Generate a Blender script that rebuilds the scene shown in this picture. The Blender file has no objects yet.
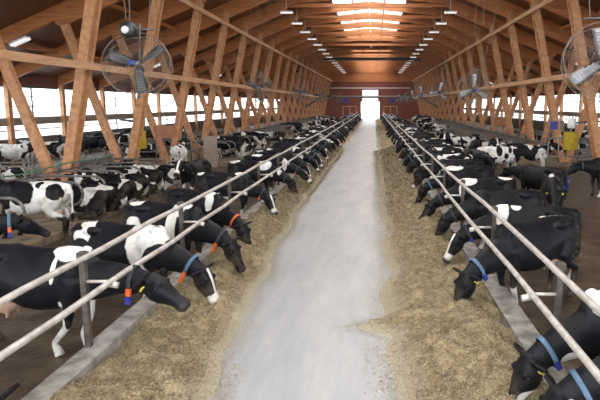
import bpy, math, random
import numpy as np
from mathutils import Vector, Matrix, Euler

# ------------------------------------------------------------------ camera, sky, exposure
scene = bpy.context.scene
COL = scene.collection
H = 3.5
cam_data = bpy.data.cameras.new('camera')
cam_data.sensor_width = 36.0
cam_data.lens = 30.0
cam_data.shift_x = -74.0 / 600.0
cam_data.shift_y = -32.0 / 600.0
cam_data.clip_end = 600
cam = bpy.data.objects.new('camera', cam_data)
COL.objects.link(cam)
cam.location = (0, 0, H)
cam.rotation_euler = (math.radians(90) - math.atan(64.0 / 500.0), 0, 0)
scene.camera = cam

world = bpy.data.worlds.new('overcast_sky')
scene.world = world
world.use_nodes = True
bg = world.node_tree.nodes['Background']
bg.inputs[0].default_value = (0.93, 0.97, 1.0, 1)
bg.inputs[1].default_value = 2.0

scene.view_settings.view_transform = 'Standard'
scene.view_settings.look = 'None'
scene.view_settings.gamma = 1.0
scene.view_settings.use_curve_mapping = False
scene.view_settings.exposure = 1.5

R = random.Random(11)
RAD = math.radians
CX = -0.4            # middle of the building
FRAMES = [18.6 + 5.0 * k for k in range(20)]
YEND = 115.0
Y0 = -8.0

# ------------------------------------------------------------------ materials
def new_mat(name):
    m = bpy.data.materials.new(name)
    m.use_nodes = True
    nt = m.node_tree
    return m, nt, nt.nodes['Principled BSDF']

def N(nt, kind, **inputs):
    n = nt.nodes.new(kind)
    for k, v in inputs.items():
        n.inputs[k.replace('_', ' ')].default_value = v
    return n

def ramp(nt, stops):
    r = nt.nodes.new('ShaderNodeValToRGB')
    e = r.color_ramp.elements
    while len(e) < len(stops):
        e.new(0.5)
    for i, (p, c) in enumerate(stops):
        e[i].position = p
        e[i].color = (*c, 1)
    return r

def noisy(name, c1, c2, scale=4.0, stretch=(1, 1, 1), rough=0.6, bump=0.0, bscale=None, detail=6.0, metal=0.0, lo=0.35, hi=0.65, spec=0.5):
    m, nt, b = new_mat(name)
    tc = nt.nodes.new('ShaderNodeTexCoord')
    mp = nt.nodes.new('ShaderNodeMapping')
    mp.inputs['Scale'].default_value = stretch
    nt.links.new(tc.outputs['Object'], mp.inputs[0])
    no = N(nt, 'ShaderNodeTexNoise', Scale=scale, Detail=detail)
    nt.links.new(mp.outputs[0], no.inputs['Vector'])
    r = ramp(nt, [(lo, c1), (hi, c2)])
    nt.links.new(no.outputs['Fac'], r.inputs[0])
    nt.links.new(r.outputs[0], b.inputs['Base Color'])
    b.inputs['Roughness'].default_value = rough
    b.inputs['Metallic'].default_value = metal
    b.inputs['Specular IOR Level'].default_value = spec
    if bump:
        n2 = N(nt, 'ShaderNodeTexNoise', Scale=bscale or scale * 3, Detail=4.0)
        nt.links.new(mp.outputs[0], n2.inputs['Vector'])
        bm = N(nt, 'ShaderNodeBump', Strength=bump, Distance=0.05)
        nt.links.new(n2.outputs['Fac'], bm.inputs['Height'])
        nt.links.new(bm.outputs[0], b.inputs['Normal'])
    return m

def wood(name, c1, c2, c3, rough=0.5, axis=(1, 8, 8), scale=1.6):
    m, nt, b = new_mat(name)
    tc = nt.nodes.new('ShaderNodeTexCoord')
    mp = nt.nodes.new('ShaderNodeMapping')
    mp.inputs['Scale'].default_value = axis
    nt.links.new(tc.outputs['Object'], mp.inputs[0])
    no = N(nt, 'ShaderNodeTexNoise', Scale=scale, Detail=5.0, Distortion=0.6)
    nt.links.new(mp.outputs[0], no.inputs['Vector'])
    r = ramp(nt, [(0.3, c1), (0.5, c2), (0.72, c3)])
    nt.links.new(no.outputs['Fac'], r.inputs[0])
    nt.links.new(r.outputs[0], b.inputs['Base Color'])
    b.inputs['Roughness'].default_value = rough
    return m

M = {}
M['glulam'] = wood('glulam', (0.37, 0.155, 0.062), (0.51, 0.245, 0.108), (0.60, 0.32, 0.16), axis=(3, 3, 3), rough=0.5)
M['rafter'] = wood('rafter_wood', (0.33, 0.11, 0.034), (0.46, 0.17, 0.055), (0.54, 0.23, 0.085), axis=(0.6, 6, 6), rough=0.5)
M['purlin'] = wood('purlin_wood', (0.42, 0.22, 0.11), (0.54, 0.31, 0.17), (0.62, 0.38, 0.22), axis=(6, 0.6, 6))
M['gusset'] = wood('gusset_board', (0.30, 0.11, 0.05), (0.38, 0.15, 0.07), (0.44, 0.19, 0.09), axis=(3, 3, 3))
M['sill_wood'] = wood('weathered_board', (0.22, 0.165, 0.125), (0.31, 0.24, 0.185), (0.40, 0.32, 0.26), axis=(5, 0.5, 5))
M['dark_beam'] = noisy('dark_steel', (0.05, 0.05, 0.055), (0.09, 0.09, 0.09), rough=0.5)
M['ceil'] = None
M['concrete'] = noisy('kerb_concrete', (0.20, 0.19, 0.165), (0.42, 0.40, 0.36), scale=5, rough=0.85, bump=0.25)
M['steel'] = noisy('galvanised_pipe', (0.42, 0.38, 0.34), (0.62, 0.59, 0.55), scale=7, rough=0.45, metal=0.25)
M['rust'] = noisy('weathered_post', (0.06, 0.048, 0.04), (0.15, 0.12, 0.105), scale=9, rough=0.7, metal=0.2)
M['loop'] = noisy('divider_pipe', (0.13, 0.12, 0.11), (0.27, 0.25, 0.23), scale=6, rough=0.5, metal=0.3)
M['mud'] = noisy('wet_manure_floor', (0.045, 0.030, 0.019), (0.12, 0.085, 0.055), scale=2.2, rough=0.5, bump=0.5, bscale=9, detail=9)
M['bed'] = noisy('sawdust_bed', (0.14, 0.10, 0.065), (0.30, 0.23, 0.16), scale=3, rough=0.9, bump=0.3)
M['brick'] = noisy('red_barn_wall', (0.16, 0.045, 0.032), (0.26, 0.075, 0.05), scale=3, stretch=(8, 1, 1), rough=0.6)
M['lower_wall'] = noisy('low_wall', (0.10, 0.09, 0.08), (0.2, 0.18, 0.16), scale=3, rough=0.8)
M['fascia'] = wood('eave_board', (0.12, 0.05, 0.035), (0.17, 0.075, 0.05), (0.22, 0.1, 0.07), axis=(5, 0.5, 5))
M['fan_metal'] = noisy('fan_steel', (0.10, 0.10, 0.105), (0.19, 0.19, 0.20), scale=8, rough=0.4, metal=0.5)
M['fan_blade'] = noisy('fan_blade', (0.06, 0.06, 0.065), (0.11, 0.11, 0.12), scale=5, rough=0.4, metal=0.2)
M['fan_blade_light'] = noisy('fan_blade_galvanised', (0.28, 0.28, 0.30), (0.40, 0.40, 0.42), scale=5, rough=0.4, metal=0.3)
M['fan_blue'] = noisy('blue_paint', (0.02, 0.05, 0.30), (0.03, 0.08, 0.42), scale=5, rough=0.4)
M['wire'] = noisy('dull_wire', (0.17, 0.14, 0.115), (0.25, 0.21, 0.175), scale=8, rough=0.5, metal=0.5)
M['black'] = noisy('black_plastic', (0.012, 0.012, 0.013), (0.03, 0.03, 0.03), rough=0.4)
M['white_plastic'] = noisy('white_plastic', (0.7, 0.7, 0.7), (0.8, 0.8, 0.8), rough=0.4)
M['collar_blue'] = noisy('blue_strap', (0.07, 0.13, 0.21), (0.11, 0.18, 0.28), scale=12, rough=0.7)
M['collar_dark'] = noisy('dark_strap', (0.02, 0.022, 0.03), (0.05, 0.05, 0.06), scale=12, rough=0.7)
M['tag_orange'] = noisy('orange_tag', (0.62, 0.10, 0.02), (0.75, 0.16, 0.04), scale=12, rough=0.5)
M['tag_blue'] = noisy('blue_tag', (0.015, 0.025, 0.22), (0.03, 0.05, 0.32), scale=12, rough=0.5)
M['tag_yellow'] = noisy('yellow_tag', (0.65, 0.55, 0.06), (0.75, 0.66, 0.12), scale=12, rough=0.5)
M['brush_yellow'] = noisy('yellow_bristle', (0.30, 0.20, 0.01), (0.52, 0.36, 0.02), scale=20, rough=0.8, bump=0.6)
M['hose_green'] = noisy('green_hose', (0.05, 0.16, 0.09), (0.09, 0.24, 0.14), scale=5, rough=0.5)
M['eye'] = noisy('dark_eye', (0.006, 0.005, 0.005), (0.01, 0.008, 0.008), rough=0.1)
M['tub_blue'] = noisy('blue_tub', (0.03, 0.035, 0.25), (0.05, 0.06, 0.34), rough=0.4)
M['sash'] = noisy('window_bar', (0.10, 0.09, 0.08), (0.16, 0.14, 0.13), rough=0.6)

def make_ceiling_mat():
    m, nt, b = new_mat('plywood_roof_deck')
    tc = nt.nodes.new('ShaderNodeTexCoord')
    mp = nt.nodes.new('ShaderNodeMapping')
    mp.inputs['Scale'].default_value = (0.5, 5, 1)
    nt.links.new(tc.outputs['Object'], mp.inputs[0])
    no = N(nt, 'ShaderNodeTexNoise', Scale=1.4, Detail=5.0)
    nt.links.new(mp.outputs[0], no.inputs['Vector'])
    r = ramp(nt, [(0.3, (0.12, 0.045, 0.022)), (0.5, (0.18, 0.07, 0.034)), (0.7, (0.25, 0.105, 0.05))])
    nt.links.new(no.outputs['Fac'], r.inputs[0])
    br = nt.nodes.new('ShaderNodeTexBrick')
    br.inputs['Scale'].default_value = 1.0
    br.inputs['Brick Width'].default_value = 2.4
    br.inputs['Row Height'].default_value = 1.25
    br.inputs['Mortar Size'].default_value = 0.02
    br.inputs['Color1'].default_value = (1, 1, 1, 1)
    br.inputs['Color2'].default_value = (0.85, 0.85, 0.85, 1)
    br.inputs['Mortar'].default_value = (0.35, 0.35, 0.35, 1)
    nt.links.new(tc.outputs['Object'], br.inputs['Vector'])
    mx = nt.nodes.new('ShaderNodeMixRGB')
    mx.blend_type = 'MULTIPLY'
    mx.inputs[0].default_value = 0.8
    nt.links.new(r.outputs[0], mx.inputs[1])
    nt.links.new(br.outputs['Color'], mx.inputs[2])
    nt.links.new(mx.outputs[0], b.inputs['Base Color'])
    b.inputs['Roughness'].default_value = 0.38
    return m
M['ceil'] = make_ceiling_mat()

def make_lane_mat():
    m, nt, b = new_mat('feed_lane_concrete')
    tc = nt.nodes.new('ShaderNodeTexCoord')
    no = N(nt, 'ShaderNodeTexNoise', Scale=1.2, Detail=8.0, Roughness=0.65)
    mp = nt.nodes.new('ShaderNodeMapping')
    mp.inputs['Scale'].default_value = (1.5, 0.35, 1)
    nt.links.new(tc.outputs['Object'], mp.inputs[0])
    nt.links.new(mp.outputs[0], no.inputs['Vector'])
    r = ramp(nt, [(0.32, (0.31, 0.325, 0.34)), (0.5, (0.38, 0.395, 0.41)), (0.7, (0.47, 0.47, 0.46))])
    nt.links.new(no.outputs['Fac'], r.inputs[0])
    # fine chaff scattered over the slab
    n2 = N(nt, 'ShaderNodeTexNoise', Scale=26.0, Detail=6.0, Roughness=0.7)
    nt.links.new(tc.outputs['Object'], n2.inputs['Vector'])
    r2 = ramp(nt, [(0.60, (0, 0, 0)), (0.72, (1, 1, 1))])
    nt.links.new(n2.outputs['Fac'], r2.inputs[0])
    mx = nt.nodes.new('ShaderNodeMixRGB')
    mx.inputs[2].default_value = (0.40, 0.34, 0.22, 1)
    ml = N(nt, 'ShaderNodeMath')
    ml.operation = 'MULTIPLY'
    ml.inputs[1].default_value = 0.55
    nt.links.new(r2.outputs[0], ml.inputs[0])
    nt.links.new(ml.outputs[0], mx.inputs[0])
    nt.links.new(r.outputs[0], mx.inputs[1])
    nt.links.new(mx.outputs[0], b.inputs['Base Color'])
    b.inputs['Roughness'].default_value = 0.42
    return m
M['lane'] = make_lane_mat()

def make_feed_mat():
    m, nt, b = new_mat('chopped_feed')
    tc = nt.nodes.new('ShaderNodeTexCoord')
    n1 = N(nt, 'ShaderNodeTexNoise', Scale=5.0, Detail=10.0, Roughness=0.78)
    nt.links.new(tc.outputs['Object'], n1.inputs['Vector'])
    r = ramp(nt, [(0.28, (0.075, 0.052, 0.026)), (0.44, (0.22, 0.167, 0.088)), (0.56, (0.36, 0.285, 0.165)), (0.72, (0.53, 0.445, 0.29))])
    nt.links.new(n1.outputs['Fac'], r.inputs[0])
    # pale meal that has sifted out along the thin edge
    at = nt.nodes.new('ShaderNodeAttribute')
    at.attribute_name = 'spread'
    ad = N(nt, 'ShaderNodeMath')
    ad.operation = 'MULTIPLY_ADD'
    ad.inputs[1].default_value = 0.35
    nt.links.new(n1.outputs['Fac'], ad.inputs[0])
    nt.links.new(at.outputs['Fac'], ad.inputs[2])
    mr = nt.nodes.new('ShaderNodeMapRange')
    mr.inputs['From Min'].default_value = 0.16
    mr.inputs['From Max'].default_value = 0.42
    mr.inputs['To Min'].default_value = 0.85
    mr.inputs['To Max'].default_value = 0.0
    nt.links.new(ad.outputs[0], mr.inputs[0])
    mx = nt.nodes.new('ShaderNodeMixRGB')
    mx.inputs[2].default_value = (0.50, 0.46, 0.37, 1)
    nt.links.new(mr.outputs[0], mx.inputs[0])
    nt.links.new(r.outputs[0], mx.inputs[1])
    nt.links.new(mx.outputs[0], b.inputs['Base Color'])
    b.inputs['Roughness'].default_value = 0.9
    n2 = N(nt, 'ShaderNodeTexNoise', Scale=24.0, Detail=7.0)
    nt.links.new(tc.outputs['Object'], n2.inputs['Vector'])
    bm = N(nt, 'ShaderNodeBump', Strength=0.9, Distance=0.06)
    nt.links.new(n2.outputs['Fac'], bm.inputs['Height'])
    nt.links.new(bm.outputs[0], b.inputs['Normal'])
    return m
M['feed'] = make_feed_mat()

def make_chip_mat():
    m, nt, b = new_mat('straw_chips')
    at = nt.nodes.new('ShaderNodeAttribute')
    at.attribute_name = 'shade'
    r = ramp(nt, [(0.0, (0.07, 0.05, 0.025)), (0.5, (0.21, 0.16, 0.09)), (1.0, (0.50, 0.42, 0.28))])
    nt.links.new(at.outputs['Fac'], r.inputs[0])
    nt.links.new(r.outputs[0], b.inputs['Base Color'])
    b.inputs['Roughness'].default_value = 0.8
    return m
M['chip'] = make_chip_mat()

def make_coat_mat():
    m, nt, b = new_mat('holstein_coat')
    tc = nt.nodes.new('ShaderNodeTexCoord')
    def oattr(n):
        a = nt.nodes.new('ShaderNodeAttribute')
        a.attribute_type = 'OBJECT'
        a.attribute_name = n
        return a.outputs['Fac']
    def gattr(n):
        a = nt.nodes.new('ShaderNodeAttribute')
        a.attribute_name = n
        return a.outputs['Fac']
    def math_(op, a, c):
        n = nt.nodes.new('ShaderNodeMath')
        n.operation = op
        for i, v in enumerate((a, c)):
            if isinstance(v, (int, float)):
                n.inputs[i].default_value = v
            else:
                nt.links.new(v, n.inputs[i])
        return n.outputs[0]
    cmb = nt.nodes.new('ShaderNodeCombineXYZ')
    s = oattr('seed')
    nt.links.new(math_('MULTIPLY', s, 7.3), cmb.inputs[0])
    nt.links.new(math_('MULTIPLY', s, 13.7), cmb.inputs[1])
    nt.links.new(math_('MULTIPLY', s, 3.1), cmb.inputs[2])
    add = nt.nodes.new('ShaderNodeVectorMath')
    nt.links.new(tc.outputs['Object'], add.inputs[0])
    nt.links.new(cmb.outputs[0], add.inputs[1])
    n1 = N(nt, 'ShaderNodeTexNoise', Scale=1.75, Detail=1.2, Roughness=0.45, Distortion=0.4)
    nt.links.new(add.outputs[0], n1.inputs['Vector'])
    n2 = N(nt, 'ShaderNodeTexNoise', Scale=9.0, Detail=3.0)
    nt.links.new(add.outputs[0], n2.inputs['Vector'])
    v = math_('MULTIPLY', math_('SUBTRACT', n1.outputs['Fac'], 0.5), 2.6)
    v = math_('MULTIPLY', v, oattr('patchiness'))
    v = math_('ADD', v, gattr('bias'))
    v = math_('ADD', v, oattr('whiteness'))
    v = math_('ADD', v, math_('MULTIPLY', gattr('blaze'), oattr('blaze')))
    v = math_('ADD', v, math_('MULTIPLY', math_('SUBTRACT', n2.outputs['Fac'], 0.5), 0.22))
    mr = nt.nodes.new('ShaderNodeMapRange')
    mr.inputs['From Min'].default_value = -0.03
    mr.inputs['From Max'].default_value = 0.03
    nt.links.new(v, mr.inputs[0])
    n3 = N(nt, 'ShaderNodeTexNoise', Scale=5.0, Detail=5.0)
    nt.links.new(tc.outputs['Object'], n3.inputs['Vector'])
    wr = ramp(nt, [(0.3, (0.56, 0.52, 0.46)), (0.55, (0.80, 0.79, 0.77))])
    nt.links.new(n3.outputs['Fac'], wr.inputs[0])
    kr = ramp(nt, [(0.35, (0.0035, 0.004, 0.006)), (0.7, (0.011, 0.011, 0.014))])
    nt.links.new(n3.outputs['Fac'], kr.inputs[0])
    mx = nt.nodes.new('ShaderNodeMixRGB')
    nt.links.new(mr.outputs[0], mx.inputs[0])
    nt.links.new(kr.outputs[0], mx.inputs[1])
    nt.links.new(wr.outputs[0], mx.inputs[2])
    # udder skin
    mp = nt.nodes.new('ShaderNodeMixRGB')
    mp.inputs[2].default_value = (0.50, 0.32, 0.25, 1)
    nt.links.new(gattr('pink'), mp.inputs[0])
    nt.links.new(mx.outputs[0], mp.inputs[1])
    # dried mud on legs and flanks
    md = nt.nodes.new('ShaderNodeMixRGB')
    md.inputs[2].default_value = (0.11, 0.075, 0.045, 1)
    dr = nt.nodes.new('ShaderNodeMapRange')
    dr.inputs['From Min'].default_value = 0.42
    dr.inputs['From Max'].default_value = 0.62
    dr.inputs['To Max'].default_value = 0.7
    nt.links.new(n3.outputs['Fac'], dr.inputs[0])
    nt.links.new(math_('MULTIPLY', dr.outputs[0], gattr('dirt')), md.inputs[0])
    nt.links.new(mp.outputs[0], md.inputs[1])
    mz = nt.nodes.new('ShaderNodeMixRGB')
    mz.inputs[2].default_value = (0.035, 0.03, 0.03, 1)
    nt.links.new(gattr('muzzle'), mz.inputs[0])
    nt.links.new(md.outputs[0], mz.inputs[1])
    nt.links.new(mz.outputs[0], b.inputs['Base Color'])
    b.inputs['Roughness'].default_value = 0.55
    b.inputs['Specular IOR Level'].default_value = 0.22
    n4 = N(nt, 'ShaderNodeTexNoise', Scale=14.0, Detail=4.0)
    nt.links.new(tc.outputs['Object'], n4.inputs['Vector'])
    bm = N(nt, 'ShaderNodeBump', Strength=0.25, Distance=0.02)
    nt.links.new(n4.outputs['Fac'], bm.inputs['Height'])
    nt.links.new(bm.outputs[0], b.inputs['Normal'])
    return m
M['coat'] = make_coat_mat()

def emit_mat(name, col, strength):
    m, nt, b = new_mat(name)
    b.inputs['Base Color'].default_value = (*col, 1)
    b.inputs['Emission Color'].default_value = (*col, 1)
    b.inputs['Emission Strength'].default_value = strength
    return m
M['lamp'] = emit_mat('lamp_diffuser', (1.0, 0.97, 0.93), 0.22)

def glass_mat(name, tint, milky, haze=(0.9, 0.9, 0.9)):
    m = bpy.data.materials.new(name)
    m.use_nodes = True
    nt = m.node_tree
    nt.nodes.clear()
    o = nt.nodes.new('ShaderNodeOutputMaterial')
    t = nt.nodes.new('ShaderNodeBsdfTransparent')
    t.inputs[0].default_value = (*tint, 1)
    d = nt.nodes.new('ShaderNodeBsdfTranslucent')
    d.inputs[0].default_value = (*haze, 1)
    x = nt.nodes.new('ShaderNodeMixShader')
    x.inputs[0].default_value = milky
    nt.links.new(t.outputs[0], x.inputs[1])
    nt.links.new(d.outputs[0], x.inputs[2])
    nt.links.new(x.outputs[0], o.inputs[0])
    return m
M['pane'] = glass_mat('clear_pane', (0.96, 0.97, 0.98), 0.0)
M['skylight'] = glass_mat('milky_roof_panel', (0.84, 0.80, 0.77), 0.85, (0.90, 0.83, 0.78))
M['door_panel'] = glass_mat('milky_door_panel', (0.5, 0.52, 0.55), 0.6)

# ------------------------------------------------------------------ mesh helpers
class MB:
    def __init__(self):
        self.v, self.f = [], []
    def box(self, lo, hi, mat=None):
        b = len(self.v)
        for z in (lo[2], hi[2]):
            for x, y in ((lo[0], lo[1]), (hi[0], lo[1]), (hi[0], hi[1]), (lo[0], hi[1])):
                p = Vector((x, y, z))
                self.v.append(tuple(mat @ p if mat else p))
        for q in ((3, 2, 1, 0), (4, 5, 6, 7), (0, 1, 5, 4), (1, 2, 6, 5), (2, 3, 7, 6), (3, 0, 4, 7)):
            self.f.append(tuple(b + i for i in q))
        return self
    def bar(self, a, c, w, d, ref=(0, 1, 0)):
        """squared bar from a to c; d along ref, w across"""
        a, c = Vector(a), Vector(c)
        t = (c - a).normalized()
        r = Vector(ref)
        r = (r - t * r.dot(t)).normalized()
        s = t.cross(r)
        b = len(self.v)
        for p in (a, c):
            for i, j in ((-1, -1), (1, -1), (1, 1), (-1, 1)):
                self.v.append(tuple(p + s * (w / 2 * i) + r * (d / 2 * j)))
        for q in ((3, 2, 1, 0), (4, 5, 6, 7), (0, 1, 5, 4), (1, 2, 6, 5), (2, 3, 7, 6), (3, 0, 4, 7)):
            self.f.append(tuple(b + i for i in q))
        return self
    def tube(self, pts, r, n=8, closed=False, caps=True):
        pts = [Vector(p) for p in pts]
        rs = r if isinstance(r, (list, tuple)) else [r] * len(pts)
        b0 = len(self.v)
        m = len(pts)
        prev = None
        for i, p in enumerate(pts):
            if closed:
                t = (pts[(i + 1) % m] - pts[i - 1]).normalized()
            else:
                t = (pts[min(i + 1, m - 1)] - pts[max(i - 1, 0)]).normalized()
            if prev is None:
                ref = Vector((0, 0, 1)) if abs(t.z) < 0.9 else Vector((1, 0, 0))
            else:
                ref = prev
            u = (ref - t * ref.dot(t)).normalized()
            prev = u
            w = t.cross(u)
            for k in range(n):
                a = 2 * math.pi * k / n
                self.v.append(tuple(p + (u * math.cos(a) + w * math.sin(a)) * rs[i]))
        for i in range(m if closed else m - 1):
            for k in range(n):
                a, c = b0 + i * n, b0 + ((i + 1) % m) * n
                self.f.append((a + k, a + (k + 1) % n, c + (k + 1) % n, c + k))
        if caps and not closed:
            self.f.append(tuple(b0 + k for k in reversed(range(n))))
            self.f.append(tuple(b0 + (m - 1) * n + k for k in range(n)))
        return self
    def ellip(self, c, r, rot=(0, 0, 0), nu=14, nv=9):
        mt = Matrix.Translation(c) @ Euler(rot).to_matrix().to_4x4() @ Matrix.Diagonal((*r, 1))
        b = len(self.v)
        self.v.append(tuple(mt @ Vector((0, 0, 1))))
        for i in range(1, nv):
            a = math.pi * i / nv
            for k in range(nu):
                t = 2 * math.pi * k / nu
                self.v.append(tuple(mt @ Vector((math.sin(a) * math.cos(t), math.sin(a) * math.sin(t), math.cos(a)))))
        self.v.append(tuple(mt @ Vector((0, 0, -1))))
        e = len(self.v) - 1
        for k in range(nu):
            self.f.append((b, b + 1 + k, b + 1 + (k + 1) % nu))
            l = b + 1 + (nv - 2) * nu
            self.f.append((e, l + (k + 1) % nu, l + k))
        for i in range(nv - 2):
            for k in range(nu):
                a = b + 1 + i * nu
                c2 = a + nu
                self.f.append((a + k, c2 + k, c2 + (k + 1) % nu, a + (k + 1) % nu))
        return self
    def loft(self, rings):
        b = len(self.v)
        n = len(rings[0])
        for r in rings:
            self.v.extend(tuple(p) for p in r)
        for i in range(len(rings) - 1):
            for k in range(n):
                a, c = b + i * n, b + (i + 1) * n
                self.f.append((a + k, a + (k + 1) % n, c + (k + 1) % n, c + k))
        self.f.append(tuple(b + k for k in reversed(range(n))))
        self.f.append(tuple(b + (len(rings) - 1) * n + k for k in range(n)))
        return self
    def mesh(self, name, smooth=False):
        me = bpy.data.meshes.new(name)
        me.from_pydata(self.v, [], self.f)
        me.update()
        if smooth:
            me.polygons.foreach_set('use_smooth', [True] * len(me.polygons))
        return me
    def build(self, name, mat, parent=None, smooth=False):
        me = self.mesh(name, smooth)
        me.materials.append(mat)
        return link(name, me, parent)

def link(name, me, parent=None):
    o = bpy.data.objects.new(name, me)
    COL.objects.link(o)
    if parent is not None:
        o.parent = parent
    return o

def tag(o, label=None, cat=None, group=None, kind=None):
    for k, v in (('label', label), ('category', cat), ('group', group), ('kind', kind)):
        if v:
            o[k] = v
    return o

def empty(name, loc=(0, 0, 0), rz=0.0):
    o = bpy.data.objects.new(name, None)
    COL.objects.link(o)
    o.location = loc
    o.rotation_euler = (0, 0, rz)
    return o

def copy_tree(o, parent=None):
    c = o.copy()
    COL.objects.link(c)
    if parent is not None:
        c.parent = parent
    for ch in list(o.children):
        copy_tree(ch, c)
    return c

ONES = ['', 'first', 'second', 'third', 'fourth', 'fifth', 'sixth', 'seventh', 'eighth', 'ninth', 'tenth', 'eleventh', 'twelfth',
        'thirteenth', 'fourteenth', 'fifteenth', 'sixteenth', 'seventeenth', 'eighteenth', 'nineteenth']
TENS = {2: ('twentieth', 'twenty'), 3: ('thirtieth', 'thirty'), 4: ('fortieth', 'forty'), 5: ('fiftieth', 'fifty'), 6: ('sixtieth', 'sixty'),
        7: ('seventieth', 'seventy'), 8: ('eightieth', 'eighty'), 9: ('ninetieth', 'ninety')}
def nth(n):
    if n < 20:
        return ONES[n]
    t, o = divmod(n, 10)
    return TENS[t][0] if o == 0 else TENS[t][1] + '-' + ONES[o]

def structure(o):
    o['kind'] = 'structure'
    return o

# ------------------------------------------------------------------ floor, lane, kerbs
LK0, LK1, RK0, RK1 = -3.78, -3.48, 1.95, 2.28       # the two kerbs in X
structure(MB().box((-20.9, Y0, -0.3), (20.1, YEND, 0.0)).build('floor', M['mud']))
structure(MB().box((LK1, Y0, -0.02), (RK0, YEND + 12, 0.015)).build('floor', M['lane']))
structure(MB().box((LK0, Y0, -0.02), (LK1, YEND - 1, 0.36)).build('trim_1', M['concrete']))
structure(MB().box((RK0, Y0, -0.02), (RK1, YEND - 1, 0.36)).build('trim_2', M['concrete']))
BLOCKS = {-1: [(5.0, 20.6), (28.0, 112.0)], 1: [(28.0, 112.0)]}     # stall blocks on either side
n = 3
for sx in (-1, 1):
    for ya, yb in BLOCKS[sx]:
        xa, xb = (CX - 7.8, CX - 14.6) if sx < 0 else (CX + 7.8, CX + 14.6)
        structure(MB().box((min(xa, xb), ya, -0.02), (max(xa, xb), yb, 0.18)).build('trim_%d' % n, M['bed']))
        n += 1
snow = MB().box((-90, -40, -0.6), (90, 220, -0.31)).build('ground', noisy('snowy_yard', (0.40, 0.41, 0.42), (0.5, 0.5, 0.5), scale=0.5, rough=0.9))
structure(snow)

# ------------------------------------------------------------------ shell: side walls, windows, end wall, roof
HALF = 20.5
WL, WR = CX - HALF, CX + HALF
EAVE = 4.65
SLOPE = 0.42
KNEE = 5.6           # the rafters flatten towards the ridge inside this half-width
def rafter_z(x):
    a = abs(x - CX)
    return EAVE + SLOPE * (HALF - a) if a > KNEE else EAVE + SLOPE * (HALF - KNEE) + 0.10 * (KNEE - a)
RD = 0.62
def roof_z(x):
    return rafter_z(x) + RD
for side, x, s in (('left', WL, -1), ('right', WR, 1)):
    w = MB()
    xa, xb = (x - 0.25, x) if s < 0 else (x, x + 0.25)
    w.box((xa, Y0, -0.3), (xb, YEND, 1.4))
    w.build('wall_' + side, M['lower_wall'])
    structure(bpy.data.objects['wall_' + side])
    f = MB().box((xa, Y0, EAVE - 0.1), (xb, YEND, EAVE + RD + 0.15))
    structure(f.build('wall_%s_eave' % side, M['fascia']))
# windows, one per bay
wn = 1
for side, x, s in (('left', WL, -1), ('right', WR, 1)):
    for k in range(-3, 20):
        ya = 18.6 + 5 * k
        yb = min(ya + 5, YEND)
        if ya < 0 and side == 'x':
            continue
        fr = MB()
        xo, xi = x + 0.12 * s, x + 0.06 * s
        def bx(y1, z1, y2, z2, t=0.05):
            fr.box((min(xo, xo - t * s), y1, z1), (max(xo, xo - t * s), y2, z2))
        bx(ya + 0.18, 1.4, yb, 1.5)
        bx(ya + 0.18, EAVE - 0.2, yb, EAVE - 0.1)
        bx(ya + 0.12, 1.4, ya + 0.26, EAVE - 0.1)
        frame = structure(fr.build('window_%d' % wn, M['sash']))
        bars = MB()
        step = 0.85 if s > 0 else 2.4
        yy = ya + step
        while yy < yb - 0.3:
            bars.box((xo - 0.035, yy - 0.045, 1.45), (xo + 0.035, yy + 0.045, EAVE - 0.1))
            yy += step
        for z in ((1.95, 3.35, 3.95) if s < 0 else (1.9, 3.2, 3.75)):
            bars.box((xo - 0.02, ya + 0.2, z - 0.034), (xo + 0.02, yb, z + 0.034))
        bars.build('window_bars', M['sash'], frame)
        mid = MB().box((min(xi, xi - 0.12 * s), ya + 0.1, 2.25), (max(xi, xi - 0.12 * s), yb + 0.1, 2.72))
        mid.build('mid_board', M['sill_wood'], frame)
        MB().box((xo + 0.04 * s - 0.004, ya + 0.2, 1.45), (xo + 0.04 * s + 0.004, yb, EAVE - 0.1)).build('window_pane', M['pane'], frame)
        wn += 1

# end wall with the drive-through door
LANE_C = -0.85
DA, DB = LANE_C - 2.1, LANE_C + 2.1
ew = MB()
def ewbox(x1, z1, x2, z2):
    ew.box((x1, YEND, z1), (x2, YEND + 0.3, z2))
ewbox(WL, -0.3, DA, 5.2)
ewbox(DB, -0.3, WR, 5.2)
ewbox(DA, 4.0, DB, 4.25)
ewbox(WL, 5.2, DA + 0.3, 6.7)
ewbox(DB - 0.3, 5.2, WR, 6.7)
ewbox(DA, 4.25, DA + 0.3, 5.2)
ewbox(DB - 0.3, 4.25, DB, 5.2)
gb = len(ew.v)
for y in (YEND, YEND + 0.3):
    for x, z in ((WL, 6.7), (WR, 6.7), (CX + 14.5, roof_z(CX + 14.5)), (CX + KNEE, roof_z(CX + KNEE)), (CX, roof_z(CX)), (CX - KNEE, roof_z(CX - KNEE)), (CX - 14.5, roof_z(CX - 14.5))):
        ew.v.append((x, y, z))
ew.f += [tuple(gb + i for i in range(7)), tuple(gb + 13 - i for i in range(7))]
structure(ew.build('wall_back', M['brick']))
dw = MB()
dw.box((DA - 0.18, YEND - 0.08, 0), (DA, YEND + 0.3, 4.2)).box((DB, YEND - 0.08, 0), (DB + 0.18, YEND + 0.3, 4.2)).box((DA - 0.18, YEND - 0.08, 4.02), (DB + 0.18, YEND, 4.22))
d1 = structure(dw.build('door_1', M['dark_beam']))
dp = MB().box((DA + 0.3, YEND + 0.1, 4.25), (DB - 0.3, YEND + 0.14, 6.7))
op = structure(dp.build('window_%d' % wn, M['door_panel']))
ob = MB()
for z in (4.85, 5.45, 6.05):
    ob.box((DA + 0.3, YEND + 0.02, z - 0.05), (DB - 0.3, YEND + 0.08, z + 0.05))
ob.build('window_bars', M['white_plastic'], op)
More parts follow.
